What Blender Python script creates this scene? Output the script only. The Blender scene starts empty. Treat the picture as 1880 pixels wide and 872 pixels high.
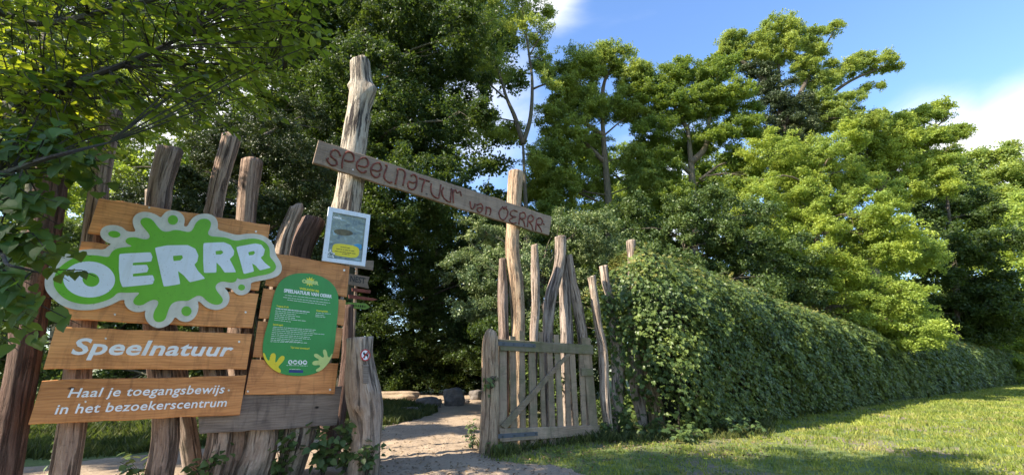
import bpy, bmesh, math, random
import numpy as np
from mathutils import Vector, Matrix, noise as mnoise
from mathutils.geometry import tessellate_polygon

random.seed(7)
rng = np.random.default_rng(7)
SC = bpy.context.scene
COL = SC.collection
PI = math.pi

# ---------------------------------------------------------------- camera, sky, sun, exposure
F, CX, CY, HC = 780.0, 940.0, 436.0, 1.2
PITCH = math.atan(244 / 780)
SP, CP = math.sin(PITCH), math.cos(PITCH)
cam = bpy.data.cameras.new('camera')
cam.sensor_width = 36
cam.lens = F / 1880 * 36
cam.clip_end = 2000
camo = bpy.data.objects.new('camera', cam)
camo.location = (0, 0, HC)
camo.rotation_euler = (PI / 2 + PITCH, 0, 0)
COL.objects.link(camo)
SC.camera = camo

SUN_DIR = Vector((-0.885, -0.465, 0)).normalized()      # horizontal direction towards the sun
SUN_EL = math.radians(38)
to_sun = Vector((SUN_DIR.x * math.cos(SUN_EL), SUN_DIR.y * math.cos(SUN_EL), math.sin(SUN_EL)))
sun = bpy.data.lights.new('sun', 'SUN')
sun.energy = 5.0
sun.angle = math.radians(0.5)
sun.color = (1.0, 0.90, 0.74)
suno = bpy.data.objects.new('sun', sun)
suno.rotation_euler = to_sun.to_track_quat('Z', 'Y').to_euler()
COL.objects.link(suno)

SC.view_settings.view_transform = 'Standard'
SC.view_settings.look = 'None'
SC.view_settings.exposure = 1.5
SC.view_settings.gamma = 1
SC.cycles.max_bounces = 6
SC.cycles.diffuse_bounces = 4
SC.cycles.glossy_bounces = 2
SC.cycles.transmission_bounces = 4
SC.cycles.use_denoising = True
SC.cycles.use_adaptive_sampling = True
SC.cycles.adaptive_threshold = 0.015


def raydir(px, py):
    u = CY - py
    fw = F * CP - u * SP
    return (px - CX) / fw, (u * CP + F * SP) / fw


def at(px, py, D):
    a, b = raydir(px, py)
    return Vector((a * D, D, HC + b * D))


def ground(px, py):
    a, b = raydir(px, py)
    D = -HC / b
    return Vector((a * D, D, 0))


def axd(P):
    return P.y * CP + (P.z - HC) * SP


def make_world():
    w = bpy.data.worlds.new('World')
    SC.world = w
    w.use_nodes = True
    nt = w.node_tree
    nt.nodes.clear()
    N = nt.nodes.new
    L = nt.links.new
    out = N('ShaderNodeOutputWorld')
    bg = N('ShaderNodeBackground')
    bg.inputs[1].default_value = 0.12
    sky = N('ShaderNodeTexSky')
    sky.sky_type = 'NISHITA'
    sky.sun_disc = False
    sky.sun_elevation = SUN_EL
    sky.sun_rotation = math.atan2(SUN_DIR.x, SUN_DIR.y)
    sky.air_density = 1.3
    sky.dust_density = 0.6
    sky.ozone_density = 2.0
    tc = N('ShaderNodeTexCoord')
    # broad noise that wisps the clouds out
    mp = N('ShaderNodeMapping')
    mp.inputs['Scale'].default_value = (1.0, 1.0, 2.2)
    L(tc.outputs['Generated'], mp.inputs['Vector'])
    nz = N('ShaderNodeTexNoise')
    nz.inputs['Scale'].default_value = 2.6
    nz.inputs['Detail'].default_value = 7
    nz.inputs['Roughness'].default_value = 0.55
    nz.inputs['Distortion'].default_value = 0.5
    L(mp.outputs['Vector'], nz.inputs['Vector'])
    total = None
    spots = [((1900, 280), 0.21, 1.0), ((1740, 285), 0.19, 0.9), ((1000, -20), 0.13, 0.62), ((1230, 390), 0.3, 0.6), ((350, 180), 0.5, 0.8), ((860, 180), 0.3, 0.6)]
    dirs = [at(p[0], p[1], 1) - Vector((0, 0, HC)) for p, r, s in spots]
    extra = [((-0.7, -0.6, 0.4), 0.45, 0.7), ((0.6, -0.7, 0.5), 0.5, 0.7), ((-0.9, 0.3, 0.35), 0.4, 0.6)]
    allsp = [(d.normalized(), r, s) for d, (p, r, s) in zip(dirs, spots)] + [(Vector(d).normalized(), r, s) for d, r, s in extra]
    for d, r, s in allsp:
        vd = N('ShaderNodeVectorMath')
        vd.operation = 'DISTANCE'
        L(tc.outputs['Generated'], vd.inputs[0])
        vd.inputs[1].default_value = d
        mr = N('ShaderNodeMapRange')
        mr.interpolation_type = 'SMOOTHSTEP'
        mr.inputs['From Min'].default_value = r
        mr.inputs['From Max'].default_value = 0
        mr.inputs['To Min'].default_value = 0
        mr.inputs['To Max'].default_value = s
        L(vd.outputs['Value'], mr.inputs['Value'])
        if total is None:
            total = mr.outputs[0]
        else:
            mx = N('ShaderNodeMath')
            mx.operation = 'MAXIMUM'
            L(total, mx.inputs[0])
            L(mr.outputs[0], mx.inputs[1])
            total = mx.outputs[0]
    ad = N('ShaderNodeMath')
    ad.operation = 'ADD'
    L(total, ad.inputs[0])
    L(nz.outputs['Fac'], ad.inputs[1])
    cm = N('ShaderNodeMapRange')
    cm.interpolation_type = 'SMOOTHSTEP'
    cm.inputs['From Min'].default_value = 0.62
    cm.inputs['From Max'].default_value = 1.28
    L(ad.outputs[0], cm.inputs['Value'])
    mix = N('ShaderNodeMix')
    mix.data_type = 'RGBA'
    mix.inputs['B'].default_value = (4.6, 4.6, 4.7, 1)
    gain = N('ShaderNodeMix')
    gain.data_type = 'RGBA'
    gain.blend_type = 'MULTIPLY'
    gain.inputs['Factor'].default_value = 1
    gain.inputs['B'].default_value = (0.73, 0.86, 1.07, 1)
    L(sky.outputs[0], gain.inputs['A'])
    L(gain.outputs['Result'], mix.inputs['A'])
    L(cm.outputs[0], mix.inputs['Factor'])
    L(mix.outputs['Result'], bg.inputs[0])
    L(bg.outputs[0], out.inputs[0])


make_world()

# ---------------------------------------------------------------- materials
def new_mat(name):
    m = bpy.data.materials.new(name)
    m.use_nodes = True
    nt = m.node_tree
    nt.nodes.clear()
    out = nt.nodes.new('ShaderNodeOutputMaterial')
    b = nt.nodes.new('ShaderNodeBsdfPrincipled')
    nt.links.new(b.outputs[0], out.inputs[0])
    return m, nt, b, out


def ramp(nt, fac, stops):
    r = nt.nodes.new('ShaderNodeValToRGB')
    e = r.color_ramp.elements
    while len(e) < len(stops):
        e.new(0.5)
    for i, (p, c) in enumerate(stops):
        e[i].position = p
        e[i].color = (*c, 1) if len(c) == 3 else c
    if fac is not None:
        nt.links.new(fac, r.inputs[0])
    return r.outputs[0]


def texnoise(nt, vec, scale, detail=4, rough=0.55, dist=0.0):
    n = nt.nodes.new('ShaderNodeTexNoise')
    n.inputs['Scale'].default_value = scale
    n.inputs['Detail'].default_value = detail
    n.inputs['Roughness'].default_value = rough
    n.inputs['Distortion'].default_value = dist
    if vec is not None:
        nt.links.new(vec, n.inputs['Vector'])
    return n.outputs['Fac']


def mapping(nt, vec, scale=(1, 1, 1), loc=(0, 0, 0)):
    m = nt.nodes.new('ShaderNodeMapping')
    m.inputs['Scale'].default_value = scale
    m.inputs['Location'].default_value = loc
    nt.links.new(vec, m.inputs['Vector'])
    return m.outputs[0]


def mixc(nt, fac, a, b, mode='MIX'):
    m = nt.nodes.new('ShaderNodeMix')
    m.data_type = 'RGBA'
    m.blend_type = mode
    for sock, v in (('Factor', fac), ('A', a), ('B', b)):
        if isinstance(v, (int, float)):
            m.inputs[sock].default_value = v
        elif isinstance(v, tuple):
            m.inputs[sock].default_value = (*v, 1)
        else:
            nt.links.new(v, m.inputs[sock])
    return m.outputs['Result']


def bump(nt, height, strength, dist, b):
    n = nt.nodes.new('ShaderNodeBump')
    n.inputs['Strength'].default_value = strength
    n.inputs['Distance'].default_value = dist
    nt.links.new(height, n.inputs['Height'])
    nt.links.new(n.outputs[0], b.inputs['Normal'])


def plain(name, col, rough=0.6, metal=0.0, var=0.06):
    m, nt, b, o = new_mat(name)
    tc = nt.nodes.new('ShaderNodeTexCoord')
    n = texnoise(nt, tc.outputs['Object'], 9, 5)
    lo = tuple(max(0, c * (1 - var * 3)) for c in col)
    hi = tuple(min(1, c * (1 + var)) for c in col)
    c = ramp(nt, n, [(0.3, lo), (0.7, hi)])
    # rain streaks and specks of dirt
    st = texnoise(nt, mapping(nt, tc.outputs['Object'], (9, 9, 1.3)), 1.6, 5, 0.65)
    c = mixc(nt, 1.0, c, ramp(nt, st, [(0.32, (0.92, 0.91, 0.88)), (0.48, (1, 1, 1))]), 'MULTIPLY')
    sk = texnoise(nt, tc.outputs['Object'], 60, 2, 0.5)
    c = mixc(nt, 1.0, c, ramp(nt, sk, [(0.27, (0.6, 0.58, 0.52)), (0.33, (1, 1, 1))]), 'MULTIPLY')
    nt.links.new(c, b.inputs['Base Color'])
    b.inputs['Roughness'].default_value = rough
    b.inputs['Metallic'].default_value = metal
    return m


def uvcoord(nt):
    """UV plus a per-object shift, so no two logs or planks share their grain."""
    tc = nt.nodes.new('ShaderNodeTexCoord')
    oi = nt.nodes.new('ShaderNodeObjectInfo')
    mul = nt.nodes.new('ShaderNodeMath')
    mul.operation = 'MULTIPLY'
    mul.inputs[1].default_value = 37.0
    nt.links.new(oi.outputs['Random'], mul.inputs[0])
    cb = nt.nodes.new('ShaderNodeCombineXYZ')
    nt.links.new(mul.outputs[0], cb.inputs[2])
    ad = nt.nodes.new('ShaderNodeVectorMath')
    nt.links.new(tc.outputs['UV'], ad.inputs[0])
    nt.links.new(cb.outputs[0], ad.inputs[1])
    return ad.outputs[0], tc


def log_mat(name, light, mid, dark, red=None, crack=0.5):
    m, nt, b, o = new_mat(name)
    uv, tc = uvcoord(nt)
    fine = texnoise(nt, mapping(nt, uv, (26, 2.2, 1)), 2.0, 7, 0.62, 0.4)
    broad = texnoise(nt, mapping(nt, uv, (3.0, 0.9, 1)), 1.6, 4, 0.5, 0.8)
    c = ramp(nt, fine, [(0.26, dark), (0.42, mid), (0.62, light)])
    c2 = ramp(nt, broad, [(0.35, tuple(x * 0.6 for x in (red or mid))), (0.6, light)])
    c = mixc(nt, 0.38, c, c2)
    # cracks and dark weathered streaks
    cr = texnoise(nt, mapping(nt, uv, (15, 0.8, 1), (3, 1, 5)), 1.7, 5, 0.6, 0.3)
    crm = ramp(nt, cr, [(0.40, (1, 1, 1)), (0.47, (0, 0, 0))])
    patch = ramp(nt, texnoise(nt, mapping(nt, uv, (2.0, 1.1, 1), (7, 2, 1)), 1.3, 3), [(0.36, (0.15, 0.15, 0.15)), (0.55, (1, 1, 1))])
    crm2 = mixc(nt, 1.0, crm, patch, 'MULTIPLY')
    s = nt.nodes.new('ShaderNodeMath')
    s.operation = 'MULTIPLY'
    s.inputs[1].default_value = crack
    nt.links.new(crm2, s.inputs[0])
    c = mixc(nt, s.outputs[0], c, tuple(x * 0.35 for x in dark))
    # knots left by side branches, and scattered pale lichen
    vo = nt.nodes.new('ShaderNodeTexVoronoi')
    vo.inputs['Scale'].default_value = 1.0
    nt.links.new(mapping(nt, uv, (5.5, 2.6, 1)), vo.inputs['Vector'])
    wn = texnoise(nt, mapping(nt, uv, (30, 14, 1)), 1.0, 3)
    kd = nt.nodes.new('ShaderNodeMath')
    kd.operation = 'MULTIPLY_ADD'
    nt.links.new(wn, kd.inputs[0])
    kd.inputs[1].default_value = 0.10
    nt.links.new(vo.outputs['Distance'], kd.inputs[2])
    km = ramp(nt, kd.outputs[0], [(0.09, (0.85, 0.85, 0.85)), (0.15, (0.1, 0.1, 0.1)), (0.19, (0.45, 0.45, 0.45)), (0.24, (0, 0, 0))])
    c = mixc(nt, km, c, tuple(x * 0.45 for x in dark))
    li = texnoise(nt, tc.outputs['Object'], 38, 4, 0.7)
    c = mixc(nt, ramp(nt, li, [(0.60, (0, 0, 0)), (0.72, (0.45, 0.45, 0.45))]), c, tuple(min(1, x * 1.25) for x in light))
    c = mixc(nt, ramp(nt, li, [(0.30, (0.5, 0.5, 0.5)), (0.42, (0, 0, 0))]), c, dark)
    oi = nt.nodes.new('ShaderNodeObjectInfo')
    c = mixc(nt, 1.0, c, ramp(nt, oi.outputs['Random'], [(0, (0.78, 0.78, 0.8)), (1, (1.15, 1.1, 1.05))]), 'MULTIPLY')
    # green algae and splashed earth low on the wood
    sep = nt.nodes.new('ShaderNodeSeparateXYZ')
    nt.links.new(tc.outputs['Object'], sep.inputs[0])
    an = texnoise(nt, tc.outputs['Object'], 5, 5, 0.65)
    sb = nt.nodes.new('ShaderNodeMath')
    sb.operation = 'MULTIPLY_ADD'
    nt.links.new(sep.outputs[2], sb.inputs[0])
    sb.inputs[1].default_value = -0.35
    nt.links.new(an, sb.inputs[2])
    c = mixc(nt, ramp(nt, sb.outputs[0], [(0.36, (0, 0, 0)), (0.56, (0.55, 0.55, 0.55))]), c, (0.085, 0.08, 0.045))
    nt.links.new(c, b.inputs['Base Color'])
    b.inputs['Roughness'].default_value = 0.85
    b.inputs['Specular IOR Level'].default_value = 0.25
    hm = nt.nodes.new('ShaderNodeMath')
    hm.operation = 'SUBTRACT'
    nt.links.new(fine, hm.inputs[0])
    nt.links.new(crm, hm.inputs[1])
    bump(nt, hm.outputs[0], 1.0, 0.03, b)
    return m


def plank_mat(name, light, mid, dark, knot=True, rough=0.55, green=None):
    m, nt, b, o = new_mat(name)
    uv, tc = uvcoord(nt)
    wv = nt.nodes.new('ShaderNodeTexWave')
    wv.wave_type = 'BANDS'
    wv.bands_direction = 'Y'
    wv.inputs['Scale'].default_value = 7
    wv.inputs['Distortion'].default_value = 9
    wv.inputs['Detail'].default_value = 4
    wv.inputs['Detail Scale'].default_value = 0.9
    nt.links.new(mapping(nt, uv, (0.5, 1.5, 1)), wv.inputs['Vector'])
    fine = texnoise(nt, mapping(nt, uv, (1.6, 34, 1)), 2.0, 6, 0.6, 0.3)
    broad = texnoise(nt, mapping(nt, uv, (1.1, 4.5, 1)), 1.5, 4, 0.5, 1.0)
    c = ramp(nt, wv.outputs['Color'], [(0.1, mid), (0.8, light)])
    c = mixc(nt, 0.45, c, ramp(nt, fine, [(0.3, dark), (0.65, light)]))
    c = mixc(nt, 0.5, c, ramp(nt, broad, [(0.3, tuple(x * 0.62 for x in mid)), (0.7, light)]))
    if knot:
        vo = nt.nodes.new('ShaderNodeTexVoronoi')
        vo.inputs['Scale'].default_value = 2.3
        nt.links.new(mapping(nt, uv, (1.0, 1.7, 1)), vo.inputs['Vector'])
        km = ramp(nt, vo.outputs['Distance'], [(0.03, (1, 1, 1)), (0.075, (0, 0, 0))])
        c = mixc(nt, km, c, tuple(x * 0.4 for x in dark))
    if green:
        tz = texnoise(nt, tc.outputs['Object'], 3.5, 5, 0.6)
        c = mixc(nt, ramp(nt, tz, [(0.42, (0, 0, 0)), (0.62, (0.75, 0.75, 0.75))]), c, green)
    oi = nt.nodes.new('ShaderNodeObjectInfo')
    c = mixc(nt, 1.0, c, ramp(nt, oi.outputs['Random'], [(0, (0.82, 0.80, 0.78)), (1, (1.12, 1.12, 1.12))]), 'MULTIPLY')
    # faint rain streaks and grime
    st = texnoise(nt, mapping(nt, uv, (5, 0.9, 1), (11, 3, 2)), 2.4, 5, 0.65, 0.6)
    c = mixc(nt, ramp(nt, st, [(0.5, (0, 0, 0)), (0.72, (0.45, 0.45, 0.45))]), c, tuple(x * 0.7 for x in dark))
    nt.links.new(c, b.inputs['Base Color'])
    b.inputs['Roughness'].default_value = rough
    b.inputs['Specular IOR Level'].default_value = 0.3
    bump(nt, fine, 0.7, 0.008, b)
    return m


def leaf_mat(name, dark, light, trans, tw=0.35, rough=0.5, clump=0.6, tip=None, dry=None):
    m, nt, b, o = new_mat(name)
    ge = nt.nodes.new('ShaderNodeNewGeometry')
    tc = nt.nodes.new('ShaderNodeTexCoord')
    oi = nt.nodes.new('ShaderNodeObjectInfo')
    sm = nt.nodes.new('ShaderNodeMath')
    nt.links.new(ge.outputs['Random Per Island'], sm.inputs[0])
    nt.links.new(oi.outputs['Random'], sm.inputs[1])
    fr = nt.nodes.new('ShaderNodeMath')
    fr.operation = 'FRACT'
    nt.links.new(sm.outputs[0], fr.inputs[0])
    rnd = fr.outputs[0]
    c = ramp(nt, rnd, [(0.0, dark), (0.55, tuple((a + d) / 2 for a, d in zip(dark, light))), (1.0, light)])
    cl = texnoise(nt, ge.outputs['Position'], clump, 3, 0.6)
    c = mixc(nt, 1.0, c, ramp(nt, cl, [(0.32, (0.62, 0.7, 0.7)), (0.68, (1.25, 1.15, 0.85))]), 'MULTIPLY')
    if dry:
        dn = texnoise(nt, ge.outputs['Position'], 1.3, 4, 0.65)
        c = mixc(nt, ramp(nt, dn, [(0.50, (0, 0, 0)), (0.66, (0.75, 0.75, 0.75))]), c, dry)
    if tip:
        tr = ramp(nt, rnd, [(0.86, (0, 0, 0)), (0.9, (1, 1, 1))])
        c = mixc(nt, tr, c, tip)
    nt.links.new(c, b.inputs['Base Color'])
    b.inputs['Roughness'].default_value = rough
    b.inputs['Specular IOR Level'].default_value = 0.35
    t = nt.nodes.new('ShaderNodeBsdfTranslucent')
    tcol = mixc(nt, 1.0, ramp(nt, rnd, [(0, tuple(x * 0.75 for x in trans)), (1, trans)]), ramp(nt, cl, [(0.32, (0.7, 0.75, 0.7)), (0.68, (1.2, 1.1, 0.9))]), 'MULTIPLY')
    nt.links.new(tcol, t.inputs[0])
    mx = nt.nodes.new('ShaderNodeMixShader')
    mx.inputs[0].default_value = tw
    nt.links.new(b.outputs[0], mx.inputs[1])
    nt.links.new(t.outputs[0], mx.inputs[2])
    nt.links.new(mx.outputs[0], o.inputs[0])
    return m


M = {}
M['log_grey'] = log_mat('weathered_grey_log', (0.50, 0.41, 0.335), (0.32, 0.245, 0.19), (0.11, 0.078, 0.06), (0.33, 0.215, 0.155), 0.85)
M['log_red'] = log_mat('reddish_brown_log', (0.42, 0.315, 0.245), (0.26, 0.18, 0.138), (0.09, 0.058, 0.046), (0.30, 0.175, 0.125), 0.85)
M['log_dark'] = log_mat('dark_bark_log', (0.19, 0.125, 0.098), (0.11, 0.066, 0.052), (0.04, 0.024, 0.02), (0.15, 0.07, 0.05), 0.6)
M['log_bleached'] = log_mat('bleached_log', (0.62, 0.55, 0.44), (0.40, 0.325, 0.25), (0.10, 0.075, 0.065), (0.42, 0.31, 0.215), 1.0)
M['log_tan'] = log_mat('tan_peeled_log', (0.44, 0.34, 0.235), (0.31, 0.215, 0.145), (0.11, 0.068, 0.047), (0.34, 0.18, 0.115), 0.7)
M['cut'] = plain('fresh_cut_wood', (0.62, 0.52, 0.40), 0.8)
M['orange'] = plank_mat('orange_stained_plank', (0.80, 0.37, 0.135), (0.56, 0.21, 0.065), (0.19, 0.062, 0.024), True, 0.5)
M['greyplank'] = plank_mat('weathered_grey_plank', (0.34, 0.28, 0.235), (0.19, 0.15, 0.13), (0.04, 0.032, 0.03), True, 0.8)
M['beam'] = plank_mat('weathered_beam_plank', (0.43, 0.32, 0.24), (0.30, 0.215, 0.155), (0.12, 0.085, 0.062), True, 0.75)
M['gatewood'] = plank_mat('mossy_gate_wood', (0.40, 0.29, 0.20), (0.25, 0.172, 0.115), (0.08, 0.055, 0.042), False, 0.85, (0.16, 0.145, 0.085))
M['gaterail'] = plank_mat('green_stained_gate_rail', (0.30, 0.245, 0.17), (0.20, 0.155, 0.105), (0.07, 0.052, 0.04), False, 0.85, (0.15, 0.155, 0.065))
M['metal'] = plain('galvanised_hinge_metal', (0.10, 0.105, 0.115), 0.75, 0.1)
M['bolt'] = plain('dark_bolt_metal', (0.08, 0.09, 0.1), 0.5, 0.8)
M['screw'] = plain('zinc_screw', (0.75, 0.72, 0.68), 0.4, 0.3)
M['cream'] = plain('cream_plate_paint', (0.66, 0.65, 0.59), 0.5, 0, 0.06)
M['green'] = plain('lime_green_plate_paint', (0.15, 0.47, 0.022), 0.45, 0, 0.03)
M['letter'] = plain('sky_tinted_white_letter_paint', (0.72, 0.80, 0.92), 0.45, 0, 0.02)  # white letters; the blue of the skylight is put into this colour
M['white'] = plain('white_letter_paint', (0.82, 0.83, 0.86), 0.5, 0, 0.03)
M['panelgreen'] = plain('green_panel_print', (0.025, 0.27, 0.05), 0.4, 0, 0.02)
M['yellow'] = plain('yellow_print', (0.78, 0.72, 0.03), 0.5, 0, 0.02)
M['hand_y'] = plain('golden_yellow_print', (0.75, 0.62, 0.02), 0.5, 0, 0.02)
M['hand_l'] = plain('pale_lime_print', (0.55, 0.68, 0.23), 0.5, 0, 0.02)
M['navy'] = plain('navy_print', (0.015, 0.04, 0.2), 0.5, 0, 0.02)
M['frame'] = plain('white_painted_frame', (0.70, 0.76, 0.86), 0.4, 0, 0.03)
M['black'] = plain('black_print', (0.01, 0.01, 0.012), 0.5)
M['red'] = plain('red_print', (0.45, 0.02, 0.02), 0.5)
M['twig'] = plain('reddish_twig_lettering', (0.20, 0.05, 0.03), 0.75, 0, 0.2)
M['redboard'] = plain('faded_red_board', (0.22, 0.06, 0.04), 0.8, 0, 0.2)
M['limeboard'] = plain('faded_lime_board', (0.16, 0.30, 0.05), 0.8, 0, 0.2)
M['fadedboard'] = plank_mat('faded_pointer_board', (0.30, 0.25, 0.20), (0.20, 0.16, 0.13), (0.09, 0.07, 0.055), False, 0.85)


def poster_mat():
    m, nt, b, o = new_mat('poster_photo_print')
    tc = nt.nodes.new('ShaderNodeTexCoord')
    n = texnoise(nt, mapping(nt, tc.outputs['Object'], (1, 1, 1.6)), 6.0, 5, 0.6, 1.5)
    c = ramp(nt, n, [(0.3, (0.07, 0.10, 0.10)), (0.45, (0.15, 0.22, 0.24)), (0.55, (0.22, 0.27, 0.22)), (0.66, (0.30, 0.44, 0.52))])
    nt.links.new(c, b.inputs['Base Color'])
    b.inputs['Roughness'].default_value = 0.3
    return m


M['poster'] = poster_mat()


def bark_mat(name, a, bcol):
    m, nt, b, o = new_mat(name)
    tc = nt.nodes.new('ShaderNodeTexCoord')
    n = texnoise(nt, mapping(nt, tc.outputs['Object'], (5, 5, 1.1)), 3.0, 6, 0.65, 0.5)
    n2 = texnoise(nt, tc.outputs['Object'], 0.8, 3)
    c = ramp(nt, n, [(0.3, a), (0.7, bcol)])
    c = mixc(nt, ramp(nt, n2, [(0.4, (0, 0, 0)), (0.65, (0.6, 0.6, 0.6))]), c, (0.07, 0.085, 0.04))
    nt.links.new(c, b.inputs['Base Color'])
    b.inputs['Roughness'].default_value = 0.9
    bump(nt, n, 0.8, 0.05, b)
    return m


M['bark'] = bark_mat('dark_tree_bark', (0.035, 0.026, 0.02), (0.13, 0.10, 0.075))
M['bark_light'] = bark_mat('pale_oak_bark', (0.06, 0.045, 0.033), (0.20, 0.15, 0.105))  # paler bark of the oaks and maples
M['branch'] = bark_mat('dark_twig_bark', (0.018, 0.013, 0.01), (0.05, 0.037, 0.03))

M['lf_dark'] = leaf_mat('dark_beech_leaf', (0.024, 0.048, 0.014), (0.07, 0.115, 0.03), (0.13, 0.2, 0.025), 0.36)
M['lf_mid'] = leaf_mat('mid_green_oak_leaf', (0.085, 0.14, 0.032), (0.21, 0.29, 0.07), (0.38, 0.5, 0.055), 0.45)
M['lf_bright'] = leaf_mat('fresh_yellow_green_leaf', (0.17, 0.25, 0.045), (0.34, 0.43, 0.1), (0.54, 0.64, 0.1), 0.45)
M['lf_oak'] = leaf_mat('olive_oak_leaf', (0.145, 0.21, 0.05), (0.32, 0.4, 0.11), (0.48, 0.58, 0.1), 0.45)
M['lf_ivy'] = leaf_mat('dull_ivy_leaf', (0.035, 0.055, 0.025), (0.10, 0.13, 0.06), (0.08, 0.12, 0.03), 0.2)
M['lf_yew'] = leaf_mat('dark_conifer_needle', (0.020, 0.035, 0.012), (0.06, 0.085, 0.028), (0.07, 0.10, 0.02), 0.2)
M['lf_hedge'] = leaf_mat('maple_hedge_leaf', (0.045, 0.08, 0.022), (0.165, 0.22, 0.062), (0.22, 0.3, 0.05), 0.26, 0.42, 1.2)
M['lf_hedge_tip'] = leaf_mat('young_reddish_hedge_leaf', (0.10, 0.14, 0.035), (0.24, 0.22, 0.07), (0.3, 0.3, 0.06), 0.3, 0.5, 1.2)
M['lf_near'] = leaf_mat('large_heart_leaf', (0.025, 0.065, 0.018), (0.06, 0.135, 0.032), (0.25, 0.38, 0.025), 0.38, 0.62, 2.0)
M['lf_canopy'] = leaf_mat('overhanging_canopy_leaf', (0.02, 0.045, 0.014), (0.065, 0.115, 0.03), (0.46, 0.56, 0.03), 0.45, 0.45, 1.0)
M['lf_shrub'] = leaf_mat('shrub_leaf', (0.04, 0.075, 0.026), (0.13, 0.185, 0.065), (0.18, 0.27, 0.05), 0.3, 0.45, 1.0)
M['lf_pale'] = leaf_mat('pale_backed_leaf', (0.06, 0.1, 0.035), (0.34, 0.4, 0.22), (0.2, 0.3, 0.08), 0.3, 0.4, 1.0)
M['grass'] = leaf_mat('lawn_grass_blade', (0.12, 0.17, 0.028), (0.29, 0.33, 0.075), (0.42, 0.49, 0.065), 0.38, 0.6, 0.9, None, (0.36, 0.30, 0.12))
M['grass_wild'] = leaf_mat('wild_grass_blade', (0.03, 0.05, 0.014), (0.12, 0.13, 0.04), (0.14, 0.2, 0.03), 0.3, 0.6, 0.9)
M['litter'] = leaf_mat('dry_leaf_litter', (0.10, 0.065, 0.04), (0.25, 0.18, 0.11), (0.1, 0.07, 0.03), 0.1, 0.8)
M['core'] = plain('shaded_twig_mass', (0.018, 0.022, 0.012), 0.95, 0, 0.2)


def ground_mat():
    m, nt, b, o = new_mat('grass_and_earth')
    tc = nt.nodes.new('ShaderNodeTexCoord')
    v = tc.outputs['Object']
    n1 = texnoise(nt, v, 0.55, 6, 0.65)
    n2 = texnoise(nt, v, 14, 6, 0.7)
    g = ramp(nt, n2, [(0.3, (0.055, 0.09, 0.018)), (0.7, (0.17, 0.21, 0.045))])
    e = ramp(nt, n2, [(0.3, (0.12, 0.085, 0.06)), (0.7, (0.30, 0.23, 0.17))])
    c = mixc(nt, ramp(nt, n1, [(0.50, (0, 0, 0)), (0.64, (1, 1, 1))]), g, e)
    nt.links.new(c, b.inputs['Base Color'])
    b.inputs['Roughness'].default_value = 0.95
    bump(nt, n2, 0.7, 0.04, b)
    return m


def sand_mat():
    m, nt, b, o = new_mat('trodden_sand')
    tc = nt.nodes.new('ShaderNodeTexCoord')
    v = tc.outputs['Object']
    n1 = texnoise(nt, v, 1.1, 5, 0.6)
    n2 = texnoise(nt, v, 28, 6, 0.75)
    c = ramp(nt, n1, [(0.3, (0.20, 0.14, 0.085)), (0.5, (0.31, 0.222, 0.14)), (0.72, (0.42, 0.31, 0.205))])
    c = mixc(nt, 0.5, c, ramp(nt, n2, [(0.3, (0.17, 0.12, 0.08)), (0.68, (0.50, 0.39, 0.28))]))
    nt.links.new(c, b.inputs['Base Color'])
    b.inputs['Roughness'].default_value = 0.95
    bump(nt, n2, 0.8, 0.03, b)
    return m


def rock_mat():
    m, nt, b, o = new_mat('grey_boulder_stone')
    tc = nt.nodes.new('ShaderNodeTexCoord')
    n = texnoise(nt, tc.outputs['Object'], 5, 7, 0.65)
    nt.links.new(ramp(nt, n, [(0.3, (0.07, 0.06, 0.055)), (0.7, (0.22, 0.19, 0.165))]), b.inputs['Base Color'])
    b.inputs['Roughness'].default_value = 0.9
    bump(nt, n, 0.8, 0.05, b)
    return m


M['ground'] = ground_mat()
M['sand'] = sand_mat()
M['rock'] = rock_mat()

# ---------------------------------------------------------------- object helpers
def put(name, me, mat=None, parent=None, loc=None):
    o = bpy.data.objects.new(name, me)
    COL.objects.link(o)
    if me is not None and mat is not None:
        if not isinstance(mat, (list, tuple)):
            mat = [mat]
        if len(me.materials) == 0:
            for q in mat:
                me.materials.append(q)
    if parent is not None:
        o.parent = parent
    if loc is not None:
        o.location = loc
    return o


def tag(o, label=None, cat=None, group=None, kind=None):
    if label:
        o['label'] = label
    if cat:
        o['category'] = cat
    if group:
        o['group'] = group
    if kind:
        o['kind'] = kind
    return o


def thing(name, label, cat, loc=(0, 0, 0), group=None):
    o = bpy.data.objects.new(name, None)
    o.empty_display_size = 0.2
    COL.objects.link(o)
    o.location = loc
    return tag(o, label, cat, group)


def mesh_fast(name, verts, loops, starts, totals, smooth=False, uv=None):
    me = bpy.data.meshes.new(name)
    me.vertices.add(len(verts))
    me.vertices.foreach_set('co', np.ascontiguousarray(verts, dtype=np.float32).ravel())
    me.loops.add(len(loops))
    me.loops.foreach_set('vertex_index', np.ascontiguousarray(loops, dtype=np.int32))
    me.polygons.add(len(starts))
    me.polygons.foreach_set('loop_start', np.ascontiguousarray(starts, dtype=np.int32))
    me.polygons.foreach_set('loop_total', np.ascontiguousarray(totals, dtype=np.int32))
    if smooth:
        me.polygons.foreach_set('use_smooth', np.ones(len(starts), dtype=bool))
    if uv is not None:
        l = me.uv_layers.new(name='UVMap')
        l.data.foreach_set('uv', np.ascontiguousarray(uv, dtype=np.float32).ravel())
    me.update(calc_edges=True)
    return me


def mesh_py(name, verts, faces, smooth=False, uvs=None):
    me = bpy.data.meshes.new(name)
    me.from_pydata([tuple(v) for v in verts], [], faces)
    if smooth:
        me.polygons.foreach_set('use_smooth', [True] * len(me.polygons))
    if uvs is not None:
        l = me.uv_layers.new(name='UVMap')
        flat = []
        for f in faces:
            for i in f:
                flat.extend(uvs[i])
        l.data.foreach_set('uv', flat)
    me.update()
    return me


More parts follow.
